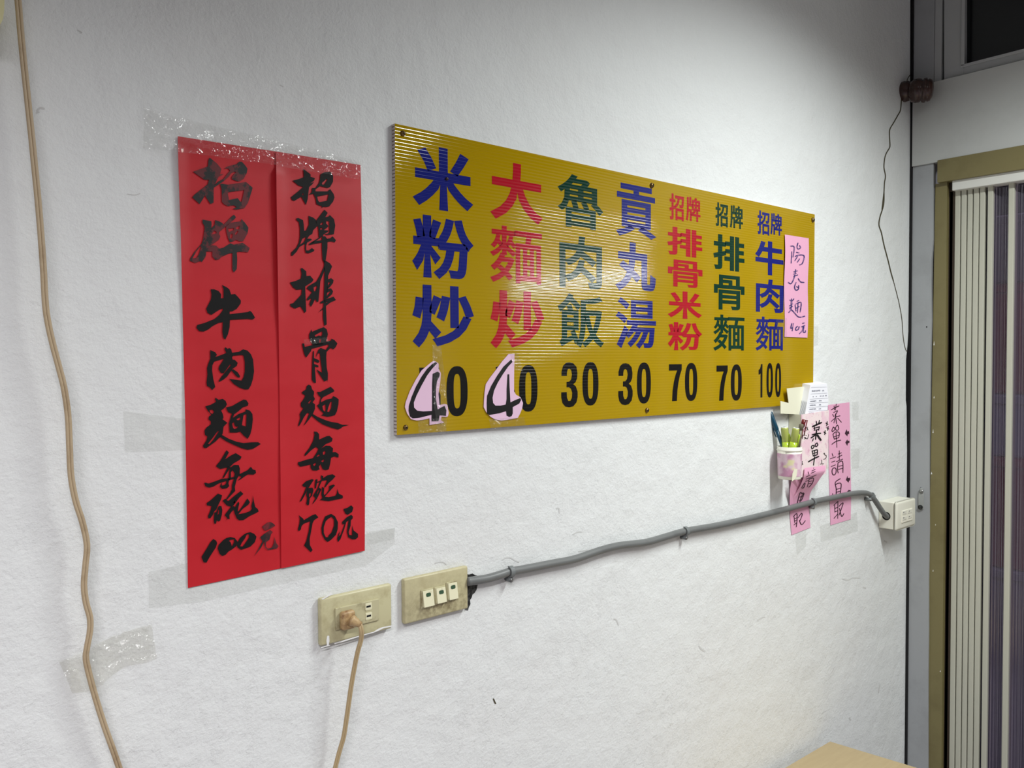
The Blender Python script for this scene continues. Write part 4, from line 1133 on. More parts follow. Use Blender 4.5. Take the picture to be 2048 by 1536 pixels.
# plug and its cord
plug = thing('plug', 'grimy brown-beige plug in the left socket with a tan twin cord hanging down', 'plug', W(698, 1238, -.02))
pc = W(693, 1239, -.013)
bm = bmesh.new()
add_box(bm, (pc.x - .0125, -.024, pc.z - .0125), (pc.x + .0095, -.0127, pc.z + .0145), .004, 3)
obj('plug_body', bm, m_plug, plug, True)
bm = bmesh.new()
a = W(702, 1240, -.024); b_ = W(722, 1250, -.036)
add_tube(bm, [a, a.lerp(b_, .3), a.lerp(b_, .35), a.lerp(b_, .6), a.lerp(b_, .65), b_], [.0085, .0078, .0068, .0064, .0052, .0042], 12)
obj('strain_relief', bm, m_plug, plug, True)
CP = [(720, 1249, -.035), (723, 1262, -.038), (722, 1280, -.036), (715, 1305, -.034), (708, 1340, -.031), (702, 1375, -.029), (697, 1410, -.027), (692, 1445, -.025), (687, 1475, -.023), (678, 1506, -.021), (668, 1545, -.02), (656, 1590, -.018)]
cl = catmull([W(x, y, Y) for x, y, Y in CP], 4)
perp = [Vector(((b - a).z, 0, -(b - a).x)).normalized() * .0017 for a, b in zip(cl[:-1], cl[1:])]; perp.append(perp[-1])
bm = bmesh.new()
add_tube(bm, [c + p for c, p in zip(cl, perp)], .0020, 8); add_tube(bm, [c - p for c, p in zip(cl, perp)], .0020, 8)
obj('flex', bm, m_cord2, plug, True)

# switch plate
x0, x1, z0, z1 = plate([(808, 1158), (936, 1132.5), (937, 1218), (809, 1249)], -.010)
swt = thing('light_switch', 'grimy ivory switch plate with three rockers between the socket and the grey conduit', 'light switch', ((x0 + x1) / 2, 0, z0))
bm = bmesh.new(); add_box(bm, (x0, -.010, z0), (x1, -.0005, z1), .003, 3)
m_swplate = mat('grimy_switch_plate', srgb(192, 184, 146), .4)
n = NT(m_swplate)
sx = n.sep()
gx, gz = W(885, 1208, -.01).x, W(885, 1208, -.01).z
dd_ = n.math('ADD', n.math('POWER', n.math('MULTIPLY', n.math('SUBTRACT', sx[0], gx), 22.0), 2.0), n.math('POWER', n.math('MULTIPLY', n.math('SUBTRACT', sx[2], gz), 55.0), 2.0))
near = n.math('DIVIDE', 1.0, n.math('ADD', 1.0, dd_))
nz = n.ramp(n.noise(95, 6, .65), [(.38, (0, 0, 0)), (.62, (1, 1, 1))])
c = n.mix(n.math('MULTIPLY', n.math('MULTIPLY', near, nz), .8), srgb(192, 184, 146), srgb(92, 74, 46))
c = n.mix(n.math('MULTIPLY', n.ramp(n.noise(40, 5, .6), [(.5, (0, 0, 0)), (.75, (1, 1, 1))]), .45), c, srgb(150, 132, 92))
n.color(c)
obj('plate', bm, m_swplate, swt, True)
for xa, xb, yt, yb in [(842, 866.5, 1178, 1215.5), (869, 891, 1173, 1208), (893, 914, 1163, 1201)]:
    xm, ym = (xa + xb) / 2, (yt + yb) / 2
    xx0, xx1 = W(xa, ym, -.0115).x, W(xb, ym, -.0115).x
    zz1, zz0 = W(xm, yt, -.0115).z, W(xm, yb, -.0115).z
    bm = bmesh.new(); add_box(bm, (xx0, -.0118, zz0), (xx1, -.0095, zz1), .0008)
    bz = obj('bezel', bm, m_ivory2, swt)
    bm = bmesh.new()
    mx = .0028
    q = [(-.0125, zz1 - .002), (-.0165, zz0 + .002)]
    va = [bm.verts.new(p) for p in ((xx0 + mx, -.0118, zz1 - .002), (xx1 - .001, -.0118, zz1 - .002), (xx1 - .001, -.0118, zz0 + .003), (xx0 + mx, -.0118, zz0 + .003))]
    vb = [bm.verts.new(p) for p in ((xx0 + mx, -.0128, zz1 - .002), (xx1 - .001, -.0128, zz1 - .002), (xx1 - .001, -.0168, zz0 + .003), (xx0 + mx, -.0168, zz0 + .003))]
    bm.faces.new(vb); bm.faces.new(list(reversed(va)))
    for i in range(4): bm.faces.new((va[i], va[(i + 1) % 4], vb[(i + 1) % 4], vb[i]))
    rk = obj('rocker', bm, m_switch, swt)
    bm = bmesh.new()
    cx = (xx0 + mx + xx1 - .001) / 2
    zt = zz1 - .0085
    frac = (zz1 - .002 - zt) / (zz1 - zz0 - .005)
    yy = -.0128 - .004 * frac - .0004
    vv = [bm.verts.new((cx + .0045 * u, yy - .004 * (-w * .0030) / (zz1 - zz0), zt + w * .0030)) for u, w in superell(0, 0, 1, 1, 3.5, 20)]
    bm.faces.new(vv)
    obj('indicator_lens', bm, m_greenlamp, rk, decal=True)

# conduit with its clips
CD = [(934, 1163), (950, 1161), (975, 1157), (1000, 1150), (1020, 1143.5), (1050, 1138), (1100, 1128), (1150, 1118), (1200, 1101), (1240, 1091), (1290, 1085), (1330, 1074), (1370, 1062.5), (1430, 1052), (1480, 1041), (1530, 1029), (1580, 1016), (1625, 1004), (1660, 996.5), (1695, 989), (1722, 985.5), (1738, 988), (1748, 998), (1758, 1013), (1767, 1026), (1775, 1034)]
CY = [-.0095] * 21 + [-.012, -.016, -.021, -.024, -.0245]
cl = catmull([W(x, y, Y) for (x, y), Y in zip(CD, CY)], 4)
bm = bmesh.new(); add_tube(bm, cl, .0071, 14)
o = obj('conduit', bm, m_conduit, None, True)
tag(o, 'long grey conduit climbing the wall from the switch plate to the corner socket box', 'conduit')
for (x, y), d, lab in [((1020, 1143.5), (1050, 1138), 'grey saddle clip on the conduit nearest the switch plate'), ((1370, 1062.5), (1400, 1057), 'grey saddle clip in the middle of the conduit, right of the switch plate'),
                       ((1625, 1004), (1650, 998.5), 'grey saddle clip on the conduit between the two pink strips'), ((1743, 992), (1752, 1006), 'grey saddle clip on the conduit bend above the corner socket box')]:
    c = W(x, y, -.0095 if x < 1700 else -.014)
    ax = (W(d[0], d[1], -.0095 if x < 1700 else -.018) - c).normalized()
    up = Vector((0, -1, 0)).cross(ax).normalized()
    out = ax.cross(up).normalized()
    if out.y > 0: out = -out
    t = thing('conduit_clip', lab, 'clip', (c.x, 0, c.z), 'saddle clips on the conduit')
    bm = bmesh.new()
    prev = None
    hw = .0042
    R1, R2 = .0076, .0100
    ring = []
    for k in range(13):
        a = pi * (k / 12) * 1.1 - .16
        rr = up * cos(a) + out * sin(a)
        ring.append([bm.verts.new(c + rr * R + ax * s) for R, s in ((R1, -hw), (R2, -hw), (R2, hw), (R1, hw))])
    for k in range(12):
        for j in range(4): bm.faces.new((ring[k][j], ring[k][(j + 1) % 4], ring[k + 1][(j + 1) % 4], ring[k + 1][j]))
    bm.faces.new(ring[0]); bm.faces.new(list(reversed(ring[-1])))
    obj('saddle', bm, m_clip, t)
    bm = bmesh.new()
    s0 = c - up * .013
    add_tube(bm, [Vector((s0.x, -.0002, s0.z)), s0 + out * .004], .0046, 10)
    lug = obj('nail_lug', bm, m_clip, t, True)
    bm = bmesh.new()
    add_lathe(bm, s0 + out * .004, out, [(0, .0028), (.001, .0026), (.0016, .001)], 10)
    obj('nail_head', bm, m_steel, lug, True)

# corner socket box
bx0 = W(1757, 1035, 0).x
YB1 = -.048
bx1 = W(1829, 1030, YB1).x
zt, zb = W(1790, 1006.5, YB1).z, W(1790, 1061, YB1).z
bx = thing('socket_box', 'white surface-mounted socket box in the corner with the grey conduit entering its side', 'socket', ((bx0 + bx1) / 2, 0, zb))
bm = bmesh.new(); add_box(bm, (bx0, YB1 + .006, zb), (bx1 - .004, -.0005, zt), .002)
obj('back_box', bm, m_offwhite, bx)
bm = bmesh.new(); add_box(bm, (bx0 - .002, YB1 - .004, zb - .002), (bx1, YB1 + .0058, zt + .002), .0075, 4)
obj('cover_plate', bm, m_offwhite, bx, True)
hc = Vector((bx0 - .0004, D(1772.5, 1032, bx0).y, D(1772.5, 1032, bx0).z))
bm = bmesh.new(); vv = [bm.verts.new(hc + Vector((0, .0118 * cos(a), .0118 * sin(a)))) for a in [2 * pi * k / 24 for k in range(24)]]; bm.faces.new(vv)
obj('cable_hole', bm, m_void, bx, decal=True)
sx0, sx1 = W(1803, 1032, YB1 - .004).x, W(1824, 1028, YB1 - .004).x
sz1, sz0 = W(1813, 1019, YB1 - .004).z, W(1813, 1043, YB1 - .004).z
bm = bmesh.new(); add_box(bm, (sx0, YB1 - .0062, sz0), (sx1, YB1 - .003, sz1), .001)
ins = obj('socket_insert', bm, m_cup, bx)
for (x, y) in [(1808.5, 1025.5), (1819.5, 1023), (1808.5, 1036.5), (1819.5, 1033.5)]:
    c = W(x, y, YB1 - .0064)
    bm = bmesh.new(); add_box(bm, (c.x - .011, YB1 - .0072, c.z - .0045), (c.x + .013, YB1 - .006, c.z + .005), .0008)
    f = obj('socket_face', bm, m_face, ins)
    bm = bmesh.new(); add_box(bm, (c.x - .007, YB1 - .0076, c.z + .001), (c.x - .003, YB1 - .0071, c.z + .003)); obj('slot', bm, m_hole, ins)

# brown knob at the corner above the door beam
t = thing('corner_knob', 'shiny dark brown rounded knob fitting wedged in the corner above the door beam', 'knob', W(1812, 181, -.05))
kc = D(1828, 184, -.045)
kd = Vector((kc.x - CAM.x, kc.y - CAM.y, 0)).normalized()
ks = Vector((kd.y, -kd.x, -.10)).normalized()
mpp = (kc - CAM).length / F_PX
bm = bmesh.new()
o_ = kc - ks * 31 * mpp + kd * .006 + Vector((0, 0, .004))
add_lathe(bm, o_, ks, [(h * mpp, r * mpp) for h, r in ((0, 2), (1.5, 7), (4, 11), (8, 15), (14, 17.5), (20, 17.5), (26, 15), (31, 11))], 24)
obj('knob_head', bm, m_rust, t, True)
bm = bmesh.new()
add_lathe(bm, kc - ks * 10 * mpp - kd * .012, ks, [(h * mpp, r * mpp) for h, r in ((0, 6), (3, 14), (8, 18.5), (14, 20), (19, 19.5), (22, 17), (24, 20), (28, 20.5), (30, 17.5), (32, 19), (36, 17), (39, 11), (40, 4))], 24)
obj('ribbed_neck', bm, m_rust, t, True)

# little latch plate on the door post
pl = [(1837, 1016), (1836.5, 995), (1838, 981), (1841, 976), (1845, 978), (1847, 990), (1847, 1008), (1846, 1018), (1841, 1021)]
t = thing('latch_plate', 'small white latch plate on the grey door post beside the corner socket box', 'latch', D(1841, 1000))
slab('plate', [D(x, y, -.004) for x, y in pl], (.0038, 0, 0), mat('worn_white_metal', srgb(176, 178, 176), .3, .3), t)
for (x, y, r, m) in [(1842.5, 983, .0062, m_steel), (1841, 1014.5, .007, m_hole)]:
    bm = bmesh.new(); add_lathe(bm, D(x, y, -.004), (-1, 0, 0), [(0, r), (.0015, r), (.003, r * .5)], 14)
    obj('screw', bm, m, t, True)
bm = bmesh.new(); add_poly(bm, [[D(x, y, -.0006) for x, y in [(1838.5, 980), (1841.5, 974), (1843.5, 978)]]])
obj('screw_hole', bm, m_void, t, decal=True)
o = slab('screw_hole', [D(x, y, -.0005) for x, y in [(1852, 653), (1853.5, 652), (1854.5, 654), (1853, 656)]], (.0004, 0, 0), m_void, bpy.data.objects['trim_2'])

# cream plastic casing at the picture's left edge
bm = bmesh.new()
pts = [(-45, -60), (8, -30), (9, 0), (8.5, 18), (6, 38), (2, 47), (-10, 50), (-45, 50)]
add_slab(bm, [W(x, y, -.05) for x, y in pts], Vector((0, .049, 0)))
o = obj('plastic_casing', bm, mat('pale_yellow_plastic', srgb(214, 208, 160), .35))
tag(o, 'pale yellow plastic casing at the far top left, beside the long beige cord', 'casing')

# ================================================================ MENU HOLDER, PEN CUP, PINK STRIPS
YH = -.034
hx0 = W(1578, 860, 0).x
hx1 = W(1657, 860, YH).x
hold = thing('menu_holder', 'card menu holder with a lettered pink floral front below the menu board end', 'menu holder', (hx0, 0, W(1604, 950, YH).z))
HF = [(1603, 829.5), (1658, 820.5), (1657, 862), (1656, 905), (1652, 948), (1602, 955)]
bm = bmesh.new(); add_slab(bm, [W(x, y, YH) for x, y in HF], Vector((0, .002, 0)))
obj('front_card', bm, m_floral, hold)
# left side card, from the wall to the front
a0, a1 = W(1603, 829.5, YH), W(1602, 955, YH)
bm = bmesh.new()
add_slab(bm, [Vector((a0.x, YH + .0021, a0.z)), Vector((a0.x, YH + .0021, a1.z)), Vector((a0.x, -.001, a1.z + .004)), Vector((a0.x, -.001, a0.z))], Vector((.002, 0, 0)))
obj('side_card', bm, m_cream, hold)
bm = bmesh.new()
rx = W(1657, 862, YH).x
add_slab(bm, [Vector((rx, YH + .0021, W(1658, 821, YH).z)), Vector((rx, YH + .0021, a1.z + .01)), Vector((rx, -.001, a1.z + .01)), Vector((rx, -.001, W(1658, 821, YH).z))], Vector((-.002, 0, 0)))
obj('side_card', bm, m_cream, hold)
bm = bmesh.new(); add_slab(bm, [Vector((a0.x, YH + .003, a1.z + .008)), Vector((rx, YH + .003, a1.z + .008)), Vector((rx, -.001, a1.z + .008)), Vector((a0.x, -.001, a1.z + .008))], Vector((0, 0, .002)))
obj('base_card', bm, m_cream, hold)
# back flaps of the card sticking out beside the board
FL = [(1573.5, 777), (1609, 773), (1625, 790), (1625, 835), (1600, 829), (1561.5, 827), (1561, 802), (1577.5, 806)]
bm = bmesh.new(); add_slab(bm, [W(x, y, -.0145 - .006 * (1600 - x) / 40.0) for x, y in FL], Vector((0, .0012, 0)))
obj('back_flap', bm, m_cream, hold)
bm = bmesh.new()
tz = lambda x, y: W(x, y, YH - .0006)
NOTE = ['@34 1045,252 1130,215 1240,165', '@26 1130,145 1135,218', '@26 1195,120 1178,200', '@22 1085,262 1092,325', '@26 1195,255 1178,330', '@26 1075,292 1190,258', '@22 1080,335 1175,312', '@28 1040,432 1130,408 1222,400', '@28 1135,340 1120,440 1110,530', '@30 1115,425 1060,470 1015,498', '@26 1060,520 1048,565', '@44 1150,440 1190,500 1225,548',
        '@22 1055,662 1020,692 1036,742 1080,692 1055,662', '@22 1142,610 1100,650 1118,692 1160,660 1142,610', '@22 1035,782 1062,900', '@22 1042,792 1140,762 1152,790 1146,872', '@20 1092,775 1096,898', '@22 1052,842 1146,816', '@24 1062,898 1146,872', '@28 955,1025 1065,962 1180,908', '@22 1092,920 1078,1010 1066,1100',
        '@12 870,310 895,255 950,332', '@12 862,362 880,325', '@12 938,262 915,345', '@12 862,490 898,500 870,528', '@12 895,440 912,452', '@12 962,420 936,516 900,512 872,500', '@12 800,520 832,430 822,522', '@12 822,340 905,120',
        '@14 1246,985 1250,1072', '@12 1210,1075 1290,1066', '@12 1285,852 1308,835 1310,872 1345,890 1335,950 1308,962', '@16 1292,968 1297,972']
for cx, cy in [(782, 950), (808, 1062), (1360, 188), (1380, 292), (1315, 385)]:
    NOTE += ['@22 %d,%d %d,%d' % (cx - 22, cy - 14, cx + 22, cy + 16), '@22 %d,%d %d,%d' % (cx + 8, cy - 42, cx - 4, cy + 42)]
add_pen(bm, NOTE, 20, (1530, 830), 10.97, tz)
obj('lettering', bm, m_marker, hold, decal=True)

# stack of printed order slips in the holder
MB = [(1620.5, 770), (1653.5, 766.5), (1657, 792), (1656.5, 822), (1650, 828), (1612, 832), (1609, 830)]
st = thing('menu_slips', 'stack of white printed order slips standing in the pink menu holder', 'paper stack', W(1630, 828, YH + .006))
yfp = YH + .0045
bm = bmesh.new()
fr = [W(x, y, yfp) for x, y in MB[:1]] + [W(1654, 767, yfp), W(1657, 800, yfp), W(1652, 850, yfp), W(1605, 858, yfp)]
th = .024
add_slab(bm, fr, Vector((0.002, th, .004)))
obj('slip_block', bm, [m_white], st)
# page edges seen on the left side
bm = bmesh.new()
for k in range(9):
    yk = yfp + th * (k + .6) / 9.5
    a = Vector(fr[0]); b = Vector(fr[4])
    d = Vector((.002, 1, .004 / th)) * 1.0
    o_ = Vector((.002 * (yk - yfp) / th, yk - yfp, .004 * (yk - yfp) / th))
    p, q = a + o_ + Vector((-.0004, 0, -.002)), b + o_ + Vector((-.0004, 0, 0))
    bm.faces.new([bm.verts.new(v) for v in (p, p + Vector((0, .0011, 0)), q + Vector((0, .0011, 0)), q)])
obj('page_edge', bm, m_greyline, st, decal=True)
bm = bmesh.new()
tm = lambda x, y: W(x, y, yfp - .0004)
ln = ['@5 1015,275 1350,262', '@5 1005,418 1360,395', '@5 985,530 1375,508', '@5 975,620 1380,598', '@5 962,712 1385,685', '@5 955,795 1388,770']
add_pen(bm, ln, 5, (1530, 750), 10.97, tm, False)
tx = []
rnd = random.Random(3)
for x0_, x1_, y_, h_ in [(1035, 1215, 350, 34), (1262, 1298, 342, 34), (1052, 1066, 478, 20), (1120, 1134, 472, 20), (1208, 1236, 462, 26), (1264, 1292, 458, 26), (1328, 1356, 452, 26),
                         (998, 1118, 578, 26), (1190, 1238, 566, 22), (990, 1108, 666, 26), (1190, 1228, 655, 22), (978, 1120, 752, 26), (1186, 1226, 742, 22), (968, 1086, 840, 26), (1182, 1200, 826, 18)]:
    x_ = x0_
    while x_ < x1_:
        w_ = rnd.uniform(9, 15)
        tx.append('@%g %g,%g %g,%g' % (rnd.uniform(3.5, 6), x_, y_ - h_ / 2 - (x_ - x0_) * .06, x_ + rnd.uniform(-3, 3), y_ + h_ / 2 - (x_ - x0_) * .06))
        tx.append('@%g %g,%g %g,%g' % (rnd.uniform(4, 6), x_ - 5, y_ + rnd.uniform(-.4, .4) * h_ - (x_ - x0_) * .06, x_ + w_ - 2, y_ + rnd.uniform(-.4, .4) * h_ - (x_ - x0_) * .06))
        x_ += w_
add_pen(bm, tx, 5, (1530, 750), 10.97, tm, False)
obj('print', bm, m_greyline, st, decal=True)

# pen cup
YP = -.036
cc = W(1579, 925, YP)
rc = abs((W(1602, 925, YP).x - W(1556, 925, YP).x))
dist = (cc - CAM).length
rc = 23.0 / F_PX * dist * .98
zt_, zb_ = W(1579, 893, YP).z, W(1579, 957, YP).z
cup = thing('pen_cup', 'white plastic pen cup wrapped in mauve floral paper, left of the menu holder', 'cup', (cc.x, YP, zb_))
bm = bmesh.new()
hh = zt_ - zb_
add_lathe(bm, (cc.x, YP, zb_), (0, 0, 1), [(0, rc * .90), (hh * .02, rc * .92), (hh, rc), (hh * 1.005, rc * .95), (hh * .98, rc * .93), (hh * .06, rc * .86), (hh * .05, 0)], 32)
obj('body', bm, m_cup, cup, True)
bm = bmesh.new()
add_lathe(bm, (cc.x, YP, zt_ - .010), (0, 0, 1), [(0, rc * .985), (.001, rc * 1.035), (.0035, rc * 1.035), (.0045, rc * .985)], 32)
obj('rim', bm, m_cup, cup, True)
bm = bmesh.new()
r1 = []
for k in range(40):
    a = 2 * pi * k / 40
    r1.append([bm.verts.new((cc.x + r_ * cos(a), YP + r_ * sin(a), z_)) for r_, z_ in ((rc * .945, zb_ + hh * .10), (rc * .995, zb_ + hh * .80))])
for k in range(40): bm.faces.new((r1[k][0], r1[(k + 1) % 40][0], r1[(k + 1) % 40][1], r1[k][1]))
obj('paper_wrap', bm, m_floral2, cup, True)
bm = bmesh.new()
add_slab(bm, [W(x, y, YP - rc * .98) for x, y in parse('1589,938 1595,938 1593,952 1590,958 1584,963 1585,948')], Vector((0, .0004, 0)))
obj('paper_tail', bm, m_cream, cup)


vdir = Vector((cc.x - CAM.x, cc.y - CAM.y, 0)).normalized()


def CP_(px, py, off=0.0):              # point of the photograph on the upright plane through the cup's axis, moved off metres away
    d = ray(px, py)
    c = cc + vdir * off
    return CAM + d * ((c - CAM).dot(vdir) / d.dot(vdir))


sdir = Vector((vdir.y, -vdir.x, 0))       # to the right, seen from the camera


def pen(name, label, top, bot, ot, ob, cat='pen'):
    a, b = CP_(*bot, ob), CP_(*top, ot)
    return thing(name, label, cat, a, 'pens in the pen cup'), a, b


t, a, b = pen('ballpoint_pen', 'dark teal-blue capped pen leaning left in the pen cup', (1540, 824), (1563, 886), .004, .004)
ax = (b - a).normalized()
low = a - ax * .03
bm = bmesh.new(); add_tube(bm, [low, a, a.lerp(b, .5)], [.0040, .0046, .0048], 12); obj('barrel', bm, m_navy, t, True)
bm = bmesh.new(); add_tube(bm, [a.lerp(b, .42), a.lerp(b, .43), a.lerp(b, .98), b], [.0052, .0056, .0053, .0042], 12); obj('cap', bm, m_navy, t, True)
bm = bmesh.new(); o_ = sdir * -.0072; add_tube(bm, [a.lerp(b, .18) + o_, a.lerp(b, .42) + o_, a.lerp(b, .5) + o_ * .8], .0014, 6); obj('clip', bm, m_navy, t, True)
for (tp, bt, off, lab) in [((1569, 855), (1572, 892), .002, 'lime green marker pen with a white end, left of the two in the pen cup'), ((1592.5, 856.5), (1586, 892), -.004, 'lime green marker pen with a white end, right of the two in the pen cup')]:
    t, a, b = pen('marker_pen', lab, tp, bt, off, off, 'marker')
    ax = (b - a).normalized()
    low = a - ax * .018
    R_ = .0082
    bm = bmesh.new(); add_tube(bm, [low, a.lerp(b, .2), a.lerp(b, .22), a.lerp(b, .9), b], [R_ * .9, R_ * .95, R_ * 1.06, R_ * 1.04, R_ * .96], 18); obj('body', bm, m_limebody, t, True)
    bm = bmesh.new(); add_tube(bm, [low + ax * .004, a.lerp(b, .22)], [R_ * 1.10, R_ * 1.12], 18); obj('clear_cap', bm, m_lime, t, True)
    bm = bmesh.new(); add_tube(bm, [b - ax * .0006, b + ax * .0012], [R_ * .97, R_ * .86], 18); e = obj('end_disc', bm, m_tip, t)
    bm = bmesh.new(); add_tube(bm, [b + ax * .0011, b + ax * .0018], [R_ * .36, R_ * .34], 12); obj('end_hole', bm, m_tipdark, e)
    bm = bmesh.new(); o_ = sdir * R_ * 1.15 - vdir * .003; add_tube(bm, [a.lerp(b, .0) + o_, a.lerp(b, .62) + o_, a.lerp(b, .68) + o_ * .8], [.0022, .0024, .0012], 8); obj('clip', bm, m_lime, t, True)
t, a, b = pen('ballpoint_pen', 'maroon pen with a clip leaning right at the back of the pen cup', (1608, 839), (1598, 886), .010, .006)
ax = (b - a).normalized(); low = a - ax * .02
bm = bmesh.new(); add_tube(bm, [low, a.lerp(b, .6)], .0040, 12); obj('barrel', bm, m_maroon, t, True)
bm = bmesh.new(); add_tube(bm, [a.lerp(b, .7), b], [.0048, .0045], 12); obj('cap', bm, m_maroon, t, True)
bm = bmesh.new(); o_ = sdir * .0075 - vdir * .002; add_tube(bm, [b - ax * .002, b - ax * .001 + o_, a.lerp(b, .3) + o_], .0013, 6); obj('clip', bm, m_maroon, t, True)
t, a, b = pen('ballpoint_pen', 'olive-grey pen barrel in front of the maroon pen in the pen cup', (1603, 848), (1597, 887), -.004, -.002)
ax = (b - a).normalized(); low = a - ax * .02
bm = bmesh.new(); add_tube(bm, [low, a.lerp(b, .7)], .0046, 12); obj('barrel', bm, m_greypen, t, True)
bm = bmesh.new(); add_tube(bm, [a.lerp(b, .7), a.lerp(b, .98), b], [.0051, .0051, .0038], 12); obj('cap', bm, m_greypen, t, True)

# pink strip on the wall
t = thing('pink_strip', 'straight pink handwritten paper strip with small arrows, right of the menu holder', 'paper strip', W(1680, 920, 0))
YS = -.0010
bm = bmesh.new()
L = [(1656, 810), (1657, 850), (1657.5, 900), (1658, 950), (1659.5, 1000), (1661, 1050.5)]
R = [(1699, 804.5), (1700, 850), (1700.5, 890), (1701.5, 950), (1702.5, 985), (1701.5, 1038.5)]
NV = len(L)
rows = [[bm.verts.new(W(l[0] + (r[0] - l[0]) * u, l[1] + (r[1] - l[1]) * u, YS)) for u in (0, .5, 1)] for l, r in zip(L, R)]
for k in range(NV - 1):
    for j in range(2): bm.faces.new((rows[k][j], rows[k][j + 1], rows[k + 1][j + 1], rows[k + 1][j]))
obj('paper', bm, m_pink, t)
tp = lambda x, y: W(x, y, YS - .0005)
bm = bmesh.new()
S1 = ['165,250 250,200 360,150', '235,150 245,245', '290,105 265,260', '222,318 318,272', '300,275 318,292 258,400', '198,368 225,420', '250,432 385,405', '275,350 280,470 297,602', '270,450 165,545', '250,480 230,585', '330,465 420,567',
      '215,690 180,770 195,808 240,770 265,720 320,640 355,740 300,778 265,732 215,690', '205,880 240,1000', '205,882 260,822 340,818 370,862 352,965', '286,830 290,990', '220,948 350,900', '240,1002 350,962', '180,1132 280,1062 405,1025', '296,985 305,1210']
add_pen(bm, S1, 21, (1650, 800), 12.8, tp)
S2 = ['138,70 155,118', '105,167 205,130', '130,232 190,210', '120,317 200,285', '175,340 140,372 140,450 175,480 210,440 212,360 175,340', '275,15 276,190', '255,77 315,53', '245,142 325,98', '220,222 340,175', '252,240 242,370 255,440', '255,242 338,220 345,430', '265,312 340,295', '260,372 340,350',
      '295,550 200,620 216,740 216,870', '205,662 270,635 312,662 290,855', '215,757 300,730', '215,812 290,790', '145,838 152,872', '170,1060 250,988', '185,1062 192,1190', '250,985 246,1312', '190,1122 246,1100', '190,1192 246,1162', '175,1310 246,1228', '272,1080 332,1020 345,1042 270,1252', '280,1120 310,1252 332,1272 362,1220']
add_pen(bm, S2, 16, (1650, 900), 9.6, tp)
obj('handwriting', bm, m_pen, t, decal=True)
for sh, og, sc_ in [('555,750 575,810 610,790 622,860 580,882 575,930 508,855', (1650, 800), 12.8), ('570,1010 585,1050 620,1035 630,1085 590,1105 570,1170 523,1085', (1650, 800), 12.8),
                    ('430,495 440,540 480,530 482,580 460,592 455,625 403,575', (1650, 900), 9.6), ('460,760 470,772 492,768 492,800 430,818 418,810', (1650, 900), 9.6)]:
    bm = bmesh.new(); add_shapes(bm, [sh], og, sc_, tp); obj('arrow', bm, m_pen, t, decal=True)

# curled pink strip from the holder down to the wall
t = thing('pink_strip', 'curled pink handwritten paper strip hanging from the front of the menu holder', 'paper strip', W(1600, 1000, 0))
CK = 10.24
CO = (1560, 930)
Ls = [(502, 62), (498, 140), (490, 225), (455, 330), (405, 440), (330, 560), (268, 660), (230, 770), (212, 880), (206, 1000), (208, 1100), (220, 1230), (238, 1435)]
Rs = [(930, 10), (928, 75), (920, 135), (840, 250), (760, 370), (660, 500), (612, 610), (600, 700), (600, 800), (603, 900), (608, 1000), (615, 1120), (626, 1280)]
Yd = [YH - .003, YH - .0045, YH - .0045, -.032, -.025, -.016, -.009, -.0045, -.0018, -.0015, -.0014, -.0013, -.0012]
rows_l = catmull([Vector((x, y, d)) for (x, y), d in zip(Ls, Yd)], 4)
rows_r = catmull([Vector((x, y, d)) for (x, y), d in zip(Rs, Yd)], 4)


def y_curl(px, py):
    x, y = (px - CO[0]) * CK, (py - CO[1]) * CK
    best = None
    for i in range(len(rows_l) - 1):
        l0, r0, l1, r1 = rows_l[i], rows_r[i], rows_l[i + 1], rows_r[i + 1]
        u0 = (x - l0.x) / (r0.x - l0.x); u1 = (x - l1.x) / (r1.x - l1.x)
        ya = l0.y + (r0.y - l0.y) * u0; yb = l1.y + (r1.y - l1.y) * u1
        if ya <= y <= yb or (best is None and y < ya):
            f = 0 if yb == ya else min(max((y - ya) / (yb - ya), 0), 1)
            return l0.z + (l1.z - l0.z) * f
    return rows_l[-1].z


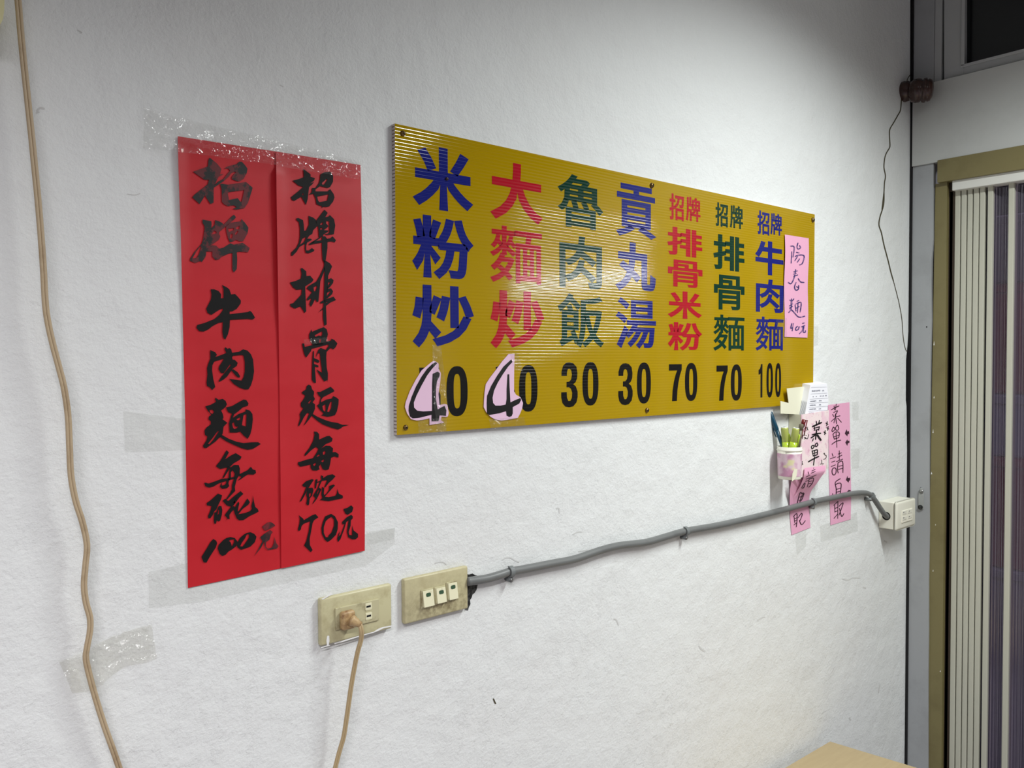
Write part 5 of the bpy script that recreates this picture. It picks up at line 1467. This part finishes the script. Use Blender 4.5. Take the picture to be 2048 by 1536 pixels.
bm = bmesh.new()
rows = []
for l, r in zip(rows_l, rows_r):
    row = []
    for j in range(7):
        u = j / 6
        p = l.lerp(r, u)
        row.append(bm.verts.new(W(CO[0] + p.x / CK, CO[1] + p.y / CK, p.z)))
    rows.append(row)
for k in range(len(rows) - 1):
    for j in range(6): bm.faces.new((rows[k][j], rows[k][j + 1], rows[k + 1][j + 1], rows[k + 1][j]))
obj('paper', bm, m_pink, t, True)
bm = bmesh.new()
CS = ['578,140 590,188', '542,240 615,205', '535,290 605,262', '522,335 580,318', '505,365 448,465 490,462 520,372', '690,60 668,240', '655,120 720,88', '642,165 722,130', '620,255 742,205', '600,290 560,450', '600,285 690,270 660,380 590,455', '598,340 660,325', '590,385 640,375',
      '440,570 408,580 352,815 392,812 445,640 480,595 445,572', '430,592 495,580 445,722', '408,655 470,640', '392,722 445,712',
      '278,1055 345,995 352,1120 335,1265', '290,1060 305,1180', '300,1100 345,1080', '305,1150 345,1120', '290,1225 348,1175', '372,1080 440,990 455,1030 405,1150', '400,1130 425,1200 460,1215 520,1140']
add_pen(bm, CS, 15, CO, CK, lambda x, y: W(x, y, y_curl(x, y) - .0008))
obj('handwriting', bm, m_pen, t, decal=True)
# its folded-back layer, behind the front
bm = bmesh.new()
bl = [(485, 215), (300, 290), (235, 330), (205, 500), (198, 700), (196, 860)]
br_ = [(520, 300), (470, 420), (400, 520), (330, 640), (280, 760), (240, 880)]
dd = [-.028, -.024, -.018, -.012, -.006, -.002]
rws = [[bm.verts.new(W(CO[0] + x / CK, CO[1] + y / CK, d)) for x, y in (l, r)] for l, r, d in zip(bl, br_, dd)]
for k in range(len(rws) - 1): bm.faces.new((rws[k][0], rws[k][1], rws[k + 1][1], rws[k + 1][0]))
obj('folded_layer', bm, m_pink, t)

# ================================================================ TABLE
zt_ = .74
A = H(1660, 1483, zt_); B = H(1570, 1536, zt_); C_ = H(1815, 1530, zt_)
d1 = (B - A).normalized(); d2 = (C_ - A).normalized()
P4 = [A, A + d1 * .62, A + d1 * .62 + d2 * .9, A + d2 * .9]
table = thing('table', 'beige wood-grain table with one corner in view at the bottom right, against the wall', 'table', ((A.x - .3), A.y - .45, 0))
bm = bmesh.new(); add_slab(bm, P4, Vector((0, 0, -.025))); obj('table_top', bm, m_table, table)
ctr = sum(P4, Vector()) / 4
for p in P4:
    q = p.lerp(ctr, .12)
    box('leg', (q.x - .018, q.y - .018, 0), (q.x + .018, q.y + .018, zt_ - .025), m_tableleg, table, .003)
bm = bmesh.new()
q4 = [p.lerp(ctr, .12) for p in P4]
for i in range(4):
    a, b = q4[i], q4[(i + 1) % 4]
    nn = (b - a).normalized().cross(Vector((0, 0, 1))) * .01
    z_ = Vector((0, 0, -.03))
    add_slab(bm, [a + nn + z_, b + nn + z_, b - nn + z_, a - nn + z_], Vector((0, 0, -.05)))
obj('apron', bm, m_tableleg, table)
